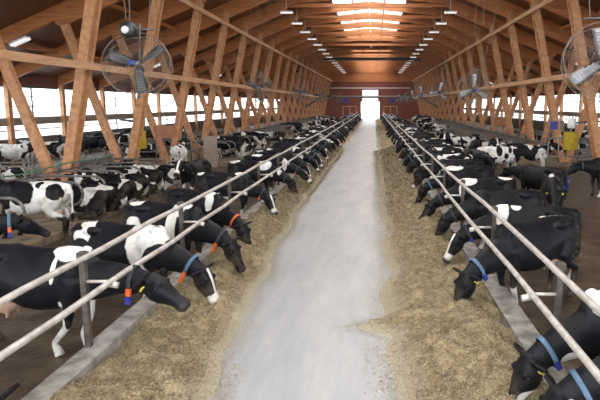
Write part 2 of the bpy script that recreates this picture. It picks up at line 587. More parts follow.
for i, xc in enumerate((LANE_C - 4.7, LANE_C + 4.6)):
    d = MB()
    for a, b_ in ((-1.6, -1.4), (-0.1, 0.1), (1.4, 1.6)):
        d.box((xc + a, YEND - 0.08, 1.0), (xc + b_, YEND, 3.0))
    d.box((xc - 1.6, YEND - 0.08, 2.85), (xc + 1.6, YEND, 3.05))
    structure(d.build('door_%d' % (i + 2), M['purlin']))
ga = MB()
ga_a = HALF - (8.5 - EAVE - RD) / SLOPE
gpts = [(CX - ga_a, 8.5), (CX + ga_a, 8.5), (CX + KNEE, roof_z(CX + KNEE)), (CX, roof_z(CX)), (CX - KNEE, roof_z(CX - KNEE))]
for y in (YEND - 0.12, YEND - 0.02):
    for x, z in gpts:
        ga.v.append((x, y, z))
ga.f += [tuple(range(5)), tuple(reversed(range(5, 10)))] + [(q, 5 + q, 5 + (q + 1) % 5, (q + 1) % 5) for q in range(5)]
structure(ga.build('wall_back_gable', M['rafter']))
tb = MB().box((LANE_C - 9, YEND - 0.06, 7.0), (LANE_C + 9, YEND, 7.2))
structure(tb.build('trim_%d' % n, M['white_plastic']))
n += 1

# roof deck in two slopes with milky panels along the ridge
SKY_HALF = 3.0
for name, s in (('ceiling', -1), ('ceiling', 1)):
    rm = MB()
    prof = [CX + s * (HALF + 0.6), CX + s * KNEE, CX + s * SKY_HALF]
    for y in (Y0, YEND + 0.4):
        for dz in (0, 0.12):
            for x in prof:
                rm.v.append((x, y, roof_z(x) + dz))
    for k in (0, 1):
        rm.f += [(k, k + 1, k + 7, k + 6), (k + 3, k + 9, k + 10, k + 4), (k, k + 3, k + 4, k + 1), (k + 6, k + 7, k + 10, k + 9)]
    rm.f += [(0, 6, 9, 3), (2, 5, 11, 8)]
    structure(rm.build(name, M['ceil']))
DARK_BAY = (63.6, 73.6)
wn += 1
yy = Y0
for seg in ((Y0, DARK_BAY[0]), (DARK_BAY[1], YEND + 0.4)):
    for s in (-1, 1):
        pm = MB()
        xa, xb = CX + s * SKY_HALF, CX
        for y in seg:
            for x in (xa, xb):
                pm.v.append((x, y, roof_z(x) + 0.06))
        pm.f.append((0, 1, 3, 2))
        structure(pm.build('window_%d' % wn, M['skylight']))
        wn += 1
for s in (-1, 1):
    pm = MB()
    xa, xb = CX + s * (SKY_HALF + 0.2), CX
    for y in DARK_BAY:
        for x, dz in ((xa, 0.04), (xb, 0.04), (xb, 0.14), (xa, 0.14)):
            pm.v.append((x, y, roof_z(x) + dz))
    pm.f += [(0, 1, 2, 3), (7, 6, 5, 4), (0, 4, 5, 1), (1, 5, 6, 2), (2, 6, 7, 3), (3, 7, 4, 0)]
    structure(pm.build('ceiling_cover', M['fascia']))

# ------------------------------------------------------------------ timber frames
VBX = 11.3           # foot of the V posts either side of the middle
COLLAR = 10.7
def frame_at(i, y, first):
    lab = '%s large pine roof frame with crossing V posts and collar beam, counted from the camera' % nth(i + 1)
    if first is not None:
        c = copy_tree(first)
        c.location.y = y
        tag(c, lab, 'roof frame', 'pine roof frames down the barn')
        return c
    t = tag(empty('roof_frame', (0, y, 0)), lab, 'roof frame', 'pine roof frames down the barn')
    for s in (-1, 1):
        xo = CX + s * HALF
        # rafter with a deeper inner half that ends in a rounded haunch
        kx_ = CX + s * KNEE
        rp = [(xo - s * 0.02, rafter_z(xo)), (kx_, rafter_z(kx_)), (CX + s * 0.01, rafter_z(CX))]
        rb = MB()
        for yy_ in (-0.12, 0.12):
            for dz in (0.0, RD - 0.005):
                for x, z in rp:
                    rb.v.append((x, yy_, z + dz))
        for k in (0, 1):
            rb.f += [(k, k + 1, k + 4, k + 3), (k + 6, k + 9, k + 10, k + 7), (k, k + 6, k + 7, k + 1), (k + 3, k + 4, k + 10, k + 9)]
        rb.f += [(0, 3, 9, 6), (2, 8, 11, 5)]
        rb.build('rafter', M['rafter'], t)
        hb = MB()
        x1, x2 = CX + s * 14.2, CX + s * 6.0
        prof = [(x1, rafter_z(x1) + 0.02), (x1 - s * 0.08, rafter_z(x1) - 0.2), (x1 - s * 0.3, rafter_z(x1 - s * 0.3) - 0.36), (x1 - s * 0.6, rafter_z(x1 - s * 0.6) - 0.40),
                (x2 + s * 0.5, rafter_z(x2 + s * 0.5) - 0.40), (x2, rafter_z(x2) + 0.02)]
        m_ = len(prof)
        for yy_ in (-0.11, 0.11):
            for x, z in prof:
                hb.v.append((x, yy_, z))
        hb.f += [tuple(range(m_)), tuple(reversed(range(m_, 2 * m_)))]
        hb.f += [(j, (j + 1) % m_, m_ + (j + 1) % m_, m_ + j) for j in range(m_)]
        hb.build('haunch', M['rafter'], t)
        fx = CX + s * VBX
        ix = CX + s * 9.15
        ox = CX + s * 13.9
        for dy in (-0.17, 0.17):
            MB().bar((fx - s * 0.10, dy, 0.2), (ix, dy, rafter_z(ix) + 0.15), 0.34, 0.14).build('inner_post', M['glulam'], t)
        MB().bar((fx + s * 0.22, 0, 0.2), (ox, 0, rafter_z(ox) + 0.05), 0.36, 0.2).build('outer_post', M['glulam'], t)
        MB().bar((xo - s * 0.16, 0, 0.0), (xo - s * 0.16, 0, EAVE + 0.05), 0.24, 0.30).build('wall_post', M['glulam'], t)
    hx = HALF - (COLLAR - EAVE) / SLOPE
    MB().bar((CX - hx, 0.2, COLLAR + 0.14), (CX + hx, 0.2, COLLAR + 0.14), 0.28, 0.14).build('collar_beam', M['rafter'], t)
    for s in (-1, 1):
        MB().bar((CX + s * 1.2, 0.2, COLLAR + 0.28), (CX + s * 1.2, 0.2, rafter_z(CX + 1.2) + 0.1), 0.12, 0.08).build('hanger', M['rafter'], t)
    return t
first = None
frames = []
for i, y in enumerate(FRAMES):
    o = frame_at(i, y, first)
    first = first or o
    frames.append(o)
# gusset boards, tied across the foot of the second V on both sides
for i, (s, k, w) in enumerate(((-1, 2, 'second'), (-1, 6, 'sixth'), (1, 5, 'fifth'))):
    g = MB().box((CX + s * (VBX + 0.1) - 0.6, FRAMES[k] - 0.32, 1.6), (CX + s * (VBX + 0.1) + 0.6, FRAMES[k] - 0.23, 2.3)).build('gusset_board', M['gusset'])
    tag(g, 'red brown board nailed across the V posts %s' % ('behind the yellow brush' if i == 0 else 'far down the left row of posts' if i == 1 else 'midway down the right row of posts'), 'board')

for s, w in ((-1, 'left'), (1, 'right')):
    x = CX + s * 9.35
    o = MB().bar((x - s * 0.27, 10, 8.6), (x - s * 0.27, YEND, 8.6), 0.22, 0.10, ref=(1, 0, 0)).build('purlin', M['purlin'])
    tag(o, 'long pale timber purlin high across the %s inner posts' % w, 'beam', kind=None)
    x = CX + s * (VBX - 0.10 - 4.7 * (VBX - 0.1 - 9.15) / 9.1)
    o = MB().bar((x - s * 0.25, 10, 4.86), (x - s * 0.25, YEND, 4.86), 0.26, 0.09, ref=(1, 0, 0)).build('strut', M['purlin'])
    tag(o, 'long timber brace linking the %s posts at mid height' % w, 'beam')
    for j, (off, z) in enumerate(((12.6, 7.55), (17.3, 5.65))):
        xx = CX + s * off
        o = MB().bar((xx, 10, rafter_z(xx) + RD - 0.22), (xx, YEND - 0.05, rafter_z(xx) + RD - 0.22), 0.2, 0.14, ref=(1, 0, 0)).build('purlin', M['rafter'])
        tag(o, 'brown roof purlin under the %s roof slope, %s' % (w, 'above the outer posts' if j == 0 else 'near the eave'), 'beam')
# dark steel cross tie far down the barn and a galvanised pipe nearer the door
ct = MB()
yt = 74.2
ct.bar((CX - 8.2, yt, 10.0), (CX + 8.2, yt, 10.0), 0.42, 0.2)
ct.bar((CX - 8.1, yt, 10.05), (CX - 11.5, yt, 7.9), 0.40, 0.2).bar((CX + 8.1, yt, 10.05), (CX + 11.5, yt, 7.9), 0.40, 0.2)
tag(ct.build('steel_tie', M['dark_beam']), 'dark steel cross tie with bent ends far down under the roof', 'beam')
ct = MB()
ct.tube([(-11.0, 78.6, 2.9), (-8.5, 78.6, 4.45), (-7.5, 78.6, 4.6), (6.5, 78.6, 4.6), (7.5, 78.6, 4.45), (10.2, 78.6, 2.9)], 0.15, 10)
tag(ct.build('cross_pipe', M['loop'], smooth=True), 'grey pipe spanning the barn low in front of the far wall', 'pipe')

# ------------------------------------------------------------------ ceiling lamps
def make_lamp():
    t = empty('ceiling_lamp')
    MB().box((-0.45, -0.16, 0.05), (0.45, 0.16, 0.13)).box((-0.02, -0.02, 0.13), (0.02, 0.02, 1.25)).build('housing', M['white_plastic'], t)
    d = MB().box((-0.43, -0.14, -0.03), (0.43, 0.14, 0.05)).build('diffuser', M['lamp'], t)
    return t
lamp = None
for s, xx, w in ((-1, CX - 5.95, 'left'), (1, CX + 5.95, 'right')):
    for k in range(3, 19):
        c = copy_tree(lamp) if lamp else make_lamp()
        lamp = lamp or c
        c.location = (xx, 18.6 + 5 * k - 1.2, 10.05)
        tag(c, 'white strip lamp, %s from the camera in the %s row under the roof' % (nth(k - 2), w), 'lamp', 'strip lamps under the roof')
for s, w in ((-1, 'left'), (1, 'right')):
    for k, y in enumerate((23.9, 38.6, 53.6, 68.6)):
        c = copy_tree(lamp)
        xx = CX + s * 16.1
        c.location = (xx, y, 6.35)
        c.rotation_euler = (0, s * math.atan(SLOPE), 0)
        tag(c, 'white strip lamp, %s from the camera over the %s outer stalls' % (nth(k + 1), w), 'lamp', 'strip lamps over the outer stalls')

# ------------------------------------------------------------------ fans
def make_fan(blade_mat, spin):
    t = empty('barn_fan')
    r0 = 0.70
    g = MB()
    def ring(rad, y, tr):
        g.tube([(rad * math.cos(2 * math.pi * i / 36), y, rad * math.sin(2 * math.pi * i / 36)) for i in range(36)], tr, 4, closed=True)
    for y in (-0.13, 0.13):
        for j in range(1, 11):
            rr = 0.10 + j * 0.058
            ring(rr, y + (0.05 if y > 0 else -0.05) * (1 - (rr / r0) ** 2), 0.003)
        for k in range(12):
            a = 2 * math.pi * k / 12
            g.tube([(0.1 * math.cos(a), y * 1.35, 0.1 * math.sin(a)), (r0 * math.cos(a), y, r0 * math.sin(a))], 0.0035, 4)
    g.build('wire_guard', M['wire'], t)
    hp = MB()
    for y in (-0.13, 0.13):
        hp.tube([(r0 * math.cos(2 * math.pi * i / 40), y, r0 * math.sin(2 * math.pi * i / 40)) for i in range(40)], 0.007, 6, closed=True)
    for k in range(8):
        a = 2 * math.pi * k / 8
        hp.tube([(r0 * math.cos(a), -0.13, r0 * math.sin(a)), (r0 * math.cos(a), 0.13, r0 * math.sin(a))], 0.006, 5)
    hp.build('hoop', M['wire'], t)
    for k in range(3):
        bm = MB()
        a = spin + 2 * math.pi * k / 3
        rings = []
        for j in range(7):
            q = j / 6
            rad = 0.09 + 0.56 * q
            wd = 0.085 + 0.05 * math.sin(q * 2.2)
            pitch = 0.75 - 0.35 * q
            ring_ = []
            for (cu, cv) in ((-1, -0.1), (-0.3, 0.12), (0.4, 0.14), (1, -0.05), (0.4, 0.02), (-0.3, 0.0)):
                p = Vector((rad, cu * wd * math.sin(pitch) + cv * 0.06, cu * wd * math.cos(pitch)))
                ring_.append(Matrix.Rotation(-a, 4, 'Y') @ p)
            rings.append(ring_)
        bl_ = bm.loft(rings).build('blade', blade_mat, t, smooth=True)
        if k == 1:
            MB().ellip(Matrix.Rotation(-a, 4, 'Y') @ Vector((0.12, -0.05, 0)), (0.075, 0.03, 0.06)).build('blue_cap', M['fan_blue'], bl_, smooth=True)
    hub = MB().tube([(0, -0.12, 0), (0, 0.28, 0)], [0.06, 0.09], 14).build('motor', M['fan_metal'], t, smooth=True)
    br = MB().bar((0, 0.16, -r0), (0, 0.16, r0 + 0.35), 0.03, 0.03).bar((-0.3, 0.16, r0 + 0.2), (0.3, 0.16, r0 + 0.2), 0.03, 0.03)
    br.build('bracket', M['fan_metal'], t)
    return t
FANS_L = [(-5.2, 11.2, 4.35), (-6.0, 26.5, 4.3), (-6.0, 41, 4.4), (-6.0, 56, 4.4), (-6.0, 71, 4.4), (-6.0, 86, 4.4)]
FANS_R = [(4.1, 9.1, 4.25), (4.3, 21.8, 4.15), (4.3, 33.5, 4.3), (4.3, 46, 4.4), (4.3, 58, 4.4), (4.3, 72, 4.4), (4.3, 87, 4.4)]
fan1 = make_fan(M['fan_blade'], RAD(40))
fan2 = make_fan(M['fan_blade_light'], RAD(215))
for w, spots, proto in (('left', FANS_L, fan1), ('right', FANS_R, fan2)):
    for i, p in enumerate(spots):
        c = proto if i == 0 else copy_tree(proto)
        c.location = p
        sgn = -1 if w == 'left' else 1
        c.rotation_euler = (RAD(-16), RAD(14 * (i % 3) - (0 if i == 0 else 7)), RAD(sgn * -12))
        ch = MB()
        top = roof_z(p[0]) - 0.25 - p[2]
        for dx in (-0.3, 0.3):
            ch.tube([(dx * 0.8, 0.1, 0.80), (dx * 2.2, 0.6, top - 0.1 * (1 if dx * sgn < 0 else 1))], 0.008, 4)
        # the two chains hang in world space from the roof
        co = ch.build('chain', M['wire'], c)
        co.matrix_parent_inverse = c.rotation_euler.to_matrix().to_4x4().inverted()
        tag(c, 'caged three-blade barn fan hung over the %s cows, %s from the camera' % (w, nth(i + 1)), 'fan', 'fans hung over the cows')
ml = empty('flood_lamp', (-5.18, 10.9, 5.06))
MB().tube([(0, -0.16, 0), (0, -0.12, 0), (0, 0.1, 0), (0, 0.16, 0)], [0.14, 0.17, 0.15, 0.08], 16).build('housing', M['black'], ml, smooth=True)
MB().tube([(-0.03, -0.19, -0.02), (-0.03, -0.15, -0.02)], [0.07, 0.085], 14).build('lens', M['white_plastic'], ml, smooth=True)
MB().tube([(0, 0, 0.1), (0.02, 0, 0.5), (-0.1, 0.1, roof_z(-5.3) - 5.14)], 0.01, 5).build('cable', M['wire'], ml)
tag(ml, 'round black lamp with white lens hung above the nearest caged fan', 'lamp')
for i, xx in enumerate((LANE_C - 5.6, LANE_C + 4.9)):
    b = empty('wall_fan', (xx, YEND - 0.5, 4.25))
    MB().tube([(0.62 * math.cos(2 * math.pi * k / 24), 0, 0.5 * math.sin(2 * math.pi * k / 24)) for k in range(24)], 0.1, 6, closed=True).build('hoop', M['fan_blue'], b, smooth=True)
    MB().box((-0.55, 0.02, -0.1), (0.55, 0.1, 0.1)).box((-0.1, 0.02, -0.45), (0.1, 0.1, 0.45)).build('blade', M['fan_blue'], b)
    MB().box((-0.1, 0.05, -0.1), (0.1, 0.5, 0.1)).build('bracket', M['fan_blue'], b)
    tag(b, 'blue round fan on the red end wall %s of the bright doorway' % ('left' if i == 0 else 'right'), 'fan')

# ------------------------------------------------------------------ feed barrier: posts and rails
UL, LLx, UR, LRx = -3.64, -3.36, 2.13, 1.88
ZU, ZL = 1.58, 1.24
for w, xu, xl in (('left', UL, LLx), ('right', UR, LRx)):
    rail = MB()
    def wob(y, a):
        return 0.012 * math.sin(y * 0.7 + a) + 0.01 * math.sin(y * 1.9 + 2 * a)
    ys = [0.5 + i * 1.5 for i in range(76)]
    o = MB().tube([(xu + wob(y, 1), y, ZU + wob(y, 2)) for y in ys], 0.038, 10).build('top_rail', M['steel'], smooth=True)
    tag(o, 'upper of the two long pale pipes along the %s feed kerb' % w, 'rail')
    o = MB().tube([(xl + wob(y, 3), y, ZL + wob(y, 4)) for y in ys], 0.038, 10).build('neck_rail', M['steel'], smooth=True)
    tag(o, 'lower neck rail of pale pipe along the %s feed kerb' % w, 'rail')
def make_post(sgn):
    """stands on the kerb, rail clamp reaching to the neck rail"""
    t = empty('rail_post')
    MB().box((-0.035, -0.035, -0.02), (0.035, 0.035, 1.28)).build('post', M['rust'], t)
    dx = (LLx - UL) * sgn
    c = MB().tube([(0, 0, 0.88), (dx + 0.10 * sgn, 0, 0.88)], 0.022, 8)
    c.tube([(dx + 0.05 * sgn, -0.03, 0.86), (dx + 0.17 * sgn, -0.03, 0.84)], 0.042, 8)
    c.build('clamp', M['steel'], t, smooth=True)
    MB().box((-0.05, -0.045, 1.18), (0.06, 0.045, 1.27)).build('saddle', M['rust'], t)
    return t
pl = make_post(1)
pr = make_post(-1)
for w, proto, x, ya in (('left', pl, UL - 0.08, 6.18), ('right', pr, UR + 0.08, 5.75)):
    for k in range(-1, 32):
        c = proto if k == -1 else copy_tree(proto)
        c.location = (x, ya + 3.27 * k, 0.36)
        tag(c, 'steel rail post on the %s feed kerb, %s from the camera' % (w, nth(k + 2)), 'post', 'posts carrying the feed rails')

# ------------------------------------------------------------------ chopped feed ridges
rng = np.random.default_rng(5)
def vnoise(x, y, seed=0):
    xi, yi = np.floor(x).astype(int), np.floor(y).astype(int)
    xf, yf = x - xi, y - yi
    u, v = xf * xf * (3 - 2 * xf), yf * yf * (3 - 2 * yf)
    def h(a, b):
        n_ = (a * 374761393 + b * 668265263 + seed * 69069) & 0x7fffffff
        n_ = ((n_ ^ (n_ >> 13)) * 1274126177) & 0x7fffffff
        return ((n_ ^ (n_ >> 16)) & 0xffff) / 65535.0
    return (h(xi, yi) * (1 - u) + h(xi + 1, yi) * u) * (1 - v) + (h(xi, yi + 1) * (1 - u) + h(xi + 1, yi + 1) * u) * v
def feed_edge(w, y):
    if w == 'left':
        base = np.interp(y, [3, 6, 8, 11, 15, 25, 45, 110], [-1.95, -1.95, -2.1, -2.35, -2.5, -2.5, -2.3, -2.3])
    else:
        base = np.interp(y, [3, 6, 7.1, 7.5, 7.9, 8.6, 10, 15, 25, 110], [0.25, 0.28, 0.30, -0.25, 0.25, 0.15, 0.25, 0.25, 0.25, 0.25])
    return base + (vnoise(y * 0.9, y * 0 + 3.3, 1) - 0.5) * 0.26 + (vnoise(y * 3.1, y * 0 + 7.7, 2) - 0.5) * 0.06
def feed_height(w, x, y):
    e = feed_edge(w, y)
    k = LK1 if w == 'left' else RK0
    t = (x - e) / (k - e)
    t = np.clip(t, -0.2, 1.0)
    prof = np.where(t > 0, 0.30 * np.power(np.clip(t, 0, 1) * 1.5, 0.8) * np.exp(-np.clip(t - 0.55, 0, 1) ** 2 * 2.0), t * 0.3)
    nz = (vnoise(x * 1.3 + 5, y * 1.1, 3) - 0.5) * 0.30 + (vnoise(x * 4.3, y * 4.0, 4) - 0.5) * 0.16 + (vnoise(x * 11, y * 11, 5) - 0.5) * 0.05
    hgt = prof + nz * np.clip(t * 3.0, 0, 1)
    return np.where(t > 0, np.maximum(hgt, 0.012 + 0.03 * np.clip(t * 6, 0, 1)), t * 0.3) + 0.012
def make_feed(w):
    k = LK1 + 0.0 if w == 'left' else RK0
    ys = [2.0]
    while ys[-1] < YEND - 2:
        ys.append(ys[-1] + 0.035 * max(1.0, ys[-1] / 6.0))
    ys = np.array(ys)
    nx = 64
    V, F = [], []
    for y in ys:
        e = feed_edge(w, np.array([y]))[0]
        t = np.linspace(-0.06, 1.0, nx)
        x = e + (k - e) * t
        z = feed_height(w, x, np.full(nx, y))
        V.append(np.stack([x, np.full(nx, y), z], 1))
    V = np.concatenate(V)
    m = len(ys)
    for i in range(m - 1):
        for j in range(nx - 1):
            a = i * nx + j
            F.append((a, a + 1, a + nx + 1, a + nx) if w == 'right' else (a + nx, a + nx + 1, a + 1, a))
    # loose chips lying on the ridge and spilling onto the slab
    cnt = 60000
    yy_ = 3.5 + 34 * rng.random(cnt) ** 1.9
    e = feed_edge(w, yy_)
    t = np.where(rng.random(cnt) < 0.88, rng.random(cnt), -np.abs(rng.normal(0, 0.10, cnt)))
    x = e + (k - e) * t
    z = np.where(t > 0, feed_height(w, x, yy_), 0.018) + 0.004
    L = (0.007 + 0.015 * rng.random(cnt)) * np.maximum(1, yy_ / 9)
    Wd = (0.002 + 0.0035 * rng.random(cnt)) * np.maximum(1, yy_ / 9)
    a = rng.random(cnt) * math.pi
    tilt = rng.normal(0, 0.4, cnt) * (t > 0)
    dx, dy, dz = np.cos(a) * L, np.sin(a) * L, np.sin(tilt) * L
    px, py = -np.sin(a) * Wd, np.cos(a) * Wd
    P = np.stack([x, yy_, z + np.abs(dz)], 1)
    D = np.stack([dx, dy, dz], 1)
    W_ = np.stack([px, py, np.zeros(cnt)], 1)
    cv = np.stack([P - D - W_, P + D - W_, P + D + W_, P - D + W_], 1).reshape(-1, 3)
    b = len(V)
    CF = (b + np.arange(cnt * 4).reshape(-1, 4)).tolist()
    me = bpy.data.meshes.new('feed_ridge')
    me.from_pydata(np.concatenate([V, cv]).tolist(), [], F + [tuple(q) for q in CF])
    me.materials.append(M['feed'])
    me.materials.append(M['chip'])
    me.polygons.foreach_set('material_index', [0] * len(F) + [1] * cnt)
    me.polygons.foreach_set('use_smooth', [True] * len(F) + [False] * cnt)
    at = me.attributes.new('shade', 'FLOAT', 'FACE')
    at.data.foreach_set('value', np.concatenate([np.full(len(F), 0.5), np.where(t > 0.12, rng.random(cnt), 0.75 + 0.25 * rng.random(cnt))]).astype(np.float32))
    sp_ = me.attributes.new('spread', 'FLOAT', 'POINT')
    sp_.data.foreach_set('value', np.concatenate([np.tile(np.linspace(-0.06, 1.0, nx), m), np.zeros(cnt * 4)]).astype(np.float32))
    o = link('feed_ridge', me)
    tag(o, 'heaped ridge of chopped hay feed along the %s kerb' % w, 'feed', kind='stuff')
make_feed('left')
make_feed('right')

# ------------------------------------------------------------------ cubicles
def make_divider():
    o = MB()
    pts = [(0, 0, 1.12)]
    pts += [(1.9, 0, 1.12)]
    for i in range(1, 9):
        a = math.pi * i / 8
        pts.append((1.9 + 0.33 * math.sin(a), 0, 0.79 + 0.33 * math.cos(a)))
    pts += [(1.4, 0, 0.46), (0.9, 0, 0.62), (0, 0, 0.62)]
    o.tube(pts, 0.036, 7)
    o.tube([(0, 0, -0.02), (0, 0, 1.35)], 0.036, 7)
    me = o.mesh('cubicle_divider', True)
    me.materials.append(M['loop'])
    return me
div_me = make_divider()
for s, w in ((-1, 'left'), (1, 'right')):
    xf = CX + s * 10.1
    cnt = 0
    for ya, yb in BLOCKS[s]:
        y = ya + 0.6
        while y < min(yb, 96):
            if y > (11.0 if s < 0 else 9.0) and not (s < 0 and 11.9 < y < 12.8):
                cnt += 1
                c = link('cubicle_divider', div_me)
                c.location = (xf, y, 0.18)
                c.rotation_euler = (0, 0, math.pi if s > 0 else 0)
                tag(c, 'bent grey pipe stall divider, %s from the camera in the %s inner row' % (nth(cnt), w), 'stall divider', 'stall dividers in the inner rows')
            y += 1.2
    cnt = 0
    for ya, yb in ((14, 20.6), (28.4, 46))[0 if s < 0 else 1:]:
        y = ya
        while y < yb:
            cnt += 1
            c = link('cubicle_divider', div_me)
            c.location = (CX + s * 12.0, y, 0.18)
            c.rotation_euler = (0, 0, math.pi if s < 0 else 0)
            tag(c, 'bent grey pipe stall divider, %s from the camera behind the %s V posts' % (nth(cnt), w), 'stall divider', 'stall dividers behind the V posts')
            y += 1.2
    for j, (ya, yb) in enumerate(BLOCKS[s]):
        for z, q in ((1.30, 'upper'), (0.85, 'lower')):
            o = MB().tube([(xf - s * 0.06, ya, z), (xf - s * 0.06, min(yb, 100), z)], 0.03, 7).build('stall_rail', M['loop'], smooth=True)
            tag(o, '%s grey head rail of the %s %s inner stalls' % (q, 'nearer' if ya < 20 else 'farther', w), 'rail')
hz = MB()
hz.tube([(CX - 10.6, 8 + i * 0.9, 1.36 + 0.04 * math.sin(i * 1.3)) for i in range(15)], 0.025, 6)
tag(hz.build('hose', M['hose_green'], smooth=True), 'green hose strung along the nearer stalls', 'hose')

# end board of the far left stall block
pb = MB().box((-9.45, 27.6, 0.0), (-8.7, 27.68, 1.75)).build('stall_board', M['sill_wood'])
tag(pb, 'upright brown board at the near end of the far left stalls', 'board')
gt = empty('pipe_gate', (CX + 8.9, 24.3, 0))
g = MB()
for z in (0.95, 1.85):
    g.tube([(0, 0, z), (2.9, 0, z)], 0.035, 7)
for x in (0, 0.5, 2.9):
    g.tube([(x, 0, 0), (x, 0, 1.9)], 0.035, 7)
g.build('bars', M['loop'], gt, smooth=True)
tag(gt, 'grey pipe gate standing below the right yellow cow brush', 'gate')
tub = MB().tube([(0, 0, 0), (0, 0, 0.55), (0, 0, 0.55), (0, 0, 0.1)], [0.20, 0.25, 0.22, 0.17], 18).build('tub', M['tub_blue'], smooth=True)
tub.location = (7.75, 20.2, 0)
tag(tub, 'blue plastic tub on the floor behind the black cow at the gate', 'tub')

# cow brushes on the V posts
def make_brush():
    t = empty('cow_brush')
    b = MB().tube([(0, 0, -0.45), (0, 0, -0.43), (0, 0, 0.40), (0, 0, 0.42)], [0.26, 0.34, 0.34, 0.27], 22)
    b.build('bristles', M['brush_yellow'], t, smooth=False)
    MB().tube([(0, 0, 0.40), (0, 0, 0.62)], 0.05, 10).build('shaft', M['fan_metal'], t)
    MB().tube([(0, 0, 0.60), (0, 0, 0.66), (0, 0, 1.0), (0, 0, 1.08)], [0.14, 0.19, 0.19, 0.11], 14).build('motor', M['fan_blue'], t, smooth=True)
    return t
br = make_brush()
br.location = (-11.3, 24.0, 1.82)
MB().tube([(0, 0, 0.85), (-0.7, -0.35, 0.95)], 0.05, 8).build('arm', M['fan_metal'], br)
tag(br, 'yellow cow brush with blue motor on the left V posts', 'brush')
b2 = copy_tree(br)
b2.location = (9.45, 24.0, 1.75)
b2.children[-1].scale = (-1, 1, 1)
for ch in b2.children:
    if ch.name.startswith('motor'):
        ch.data = ch.data.copy()
        ch.data.materials[0] = M['white_plastic']
        tag(ch, 'white motor')
    if ch.name.startswith('arm'):
        ch.scale = (-2.1, 1, 1)
tag(b2, 'yellow cow brush with white motor above the right pipe gate', 'brush')
sp = MB().box((-0.42, -0.05, -0.32), (0.42, 0.0, 0.32)).build('sign_board', M['wire'])
sp.location = (CX + VBX - 2.05, 23.95, 2.75)
sp.location = (10.35, 28.42, 2.25)
bb = MB().box((-0.36, -0.075, -0.18), (0.05, -0.05, 0.28)).build('blue_plate', M['tub_blue'], sp)
tag(sp, 'grey board with a blue plate beside the right yellow brush', 'board')

# ------------------------------------------------------------------ cows
def bez(p0, p1, p2, p3, t):
    q = 1 - t
    return p0 * q ** 3 + p1 * 3 * q * q * t + p2 * 3 * q * t * t + p3 * t ** 3
def bezd(p0, p1, p2, p3, t):
    q = 1 - t
    return (p1 - p0) * 3 * q * q + (p2 - p1) * 6 * q * t + (p3 - p2) * 3 * t * t
def ring(c, tangent, w, hu, hd, n=22, py=0.8, pz=0.9, ridge=0.25):
    t = tangent.normalized()
    side = Vector((0, 0, 1)).cross(t)
    if side.length < 1e-4:
        side = Vector((0, 1, 0))
    side.normalize()
    up = t.cross(side)
    out = []
    for k in range(n):
        a = 2 * math.pi * k / n
        ca, sa = math.cos(a), math.sin(a)
        y = w * math.copysign(abs(ca) ** py, ca)
        z = (hu if sa > 0 else hd) * math.copysign(abs(sa) ** pz, sa)
        if sa > 0:
            y *= 1 - ridge * sa
        out.append(c + side * y + up * z)
    return out
def smoothstep(e0, e1, x):
    t = np.clip((x - e0) / (e1 - e0), 0, 1)
    return t * t * (3 - 2 * t)

TORSO = [(-0.03, 1.36, 1.12, 0.07), (0.02, 1.385, 0.98, 0.15), (0.12, 1.405, 0.88, 0.21), (0.28, 1.425, 0.80, 0.25), (0.46, 1.445, 0.74, 0.275), (0.64, 1.435, 0.68, 0.30),
         (0.84, 1.415, 0.61, 0.345), (1.02, 1.405, 0.585, 0.355), (1.20, 1.41, 0.60, 0.325), (1.36, 1.435, 0.635, 0.27), (1.50, 1.43, 0.68, 0.235), (1.62, 1.38, 0.74, 0.20), (1.74, 1.28, 0.83, 0.14)]
HEAD = [(-0.06, 0.06, 0.06, 0.07), (-0.03, 0.10, 0.095, 0.11), (0.05, 0.118, 0.10, 0.165), (0.15, 0.128, 0.10, 0.185), (0.24, 0.112, 0.088, 0.165), (0.34, 0.083, 0.072, 0.118),
        (0.42, 0.073, 0.064, 0.088), (0.47, 0.082, 0.066, 0.085), (0.53, 0.088, 0.064, 0.082), (0.565, 0.078, 0.052, 0.068), (0.582, 0.05, 0.03, 0.045)]

HEAD = [(a * 1.06, b * 1.13, c * 1.1, d * 1.1) for a, b, c, d in HEAD]
POSES = {
    # poll (x, y, z), head direction (pitch down, turn), lying, front hooves x, hind hooves x
    'feeding':       dict(poll=(2.36, 0.0, 0.72), pitch=66, turn=0, fx=(1.36, 1.46), hx=(0.22, 0.10)),
    'feeding_turned': dict(poll=(2.34, -0.16, 0.74), pitch=60, turn=-28, fx=(1.46, 1.32), hx=(0.05, 0.22)),
    'feeding_long':  dict(poll=(2.42, 0.06, 0.76), pitch=50, turn=14, fx=(1.34, 1.42), hx=(0.20, 0.02)),
    'reaching':      dict(poll=(2.46, -0.02, 1.01), pitch=33, turn=-6, fx=(1.20, 1.38), hx=(0.15, 0.05)),
    'standing':      dict(poll=(2.12, 0.05, 1.46), pitch=36, turn=8, fx=(1.48, 1.62), hx=(0.25, 0.05)),
    'head_low':      dict(poll=(2.28, 0.0, 1.16), pitch=38, turn=0, fx=(1.52, 1.42), hx=(0.28, 0.08)),
    'lying':         dict(poll=(2.05, 0.10, 1.02), pitch=30, turn=18, lying=True),
    'lying_turned':  dict(poll=(1.98, 0.26, 0.98), pitch=34, turn=48, lying=True),
}
def head_frame(p):
    a, b = RAD(p['pitch']), RAD(p['turn'])
    d = Vector((math.cos(a) * math.cos(b), math.cos(a) * math.sin(b), -math.sin(a)))
    side = Vector((0, 0, 1)).cross(d).normalized()
    return Vector(p['poll']), d, side, d.cross(side)
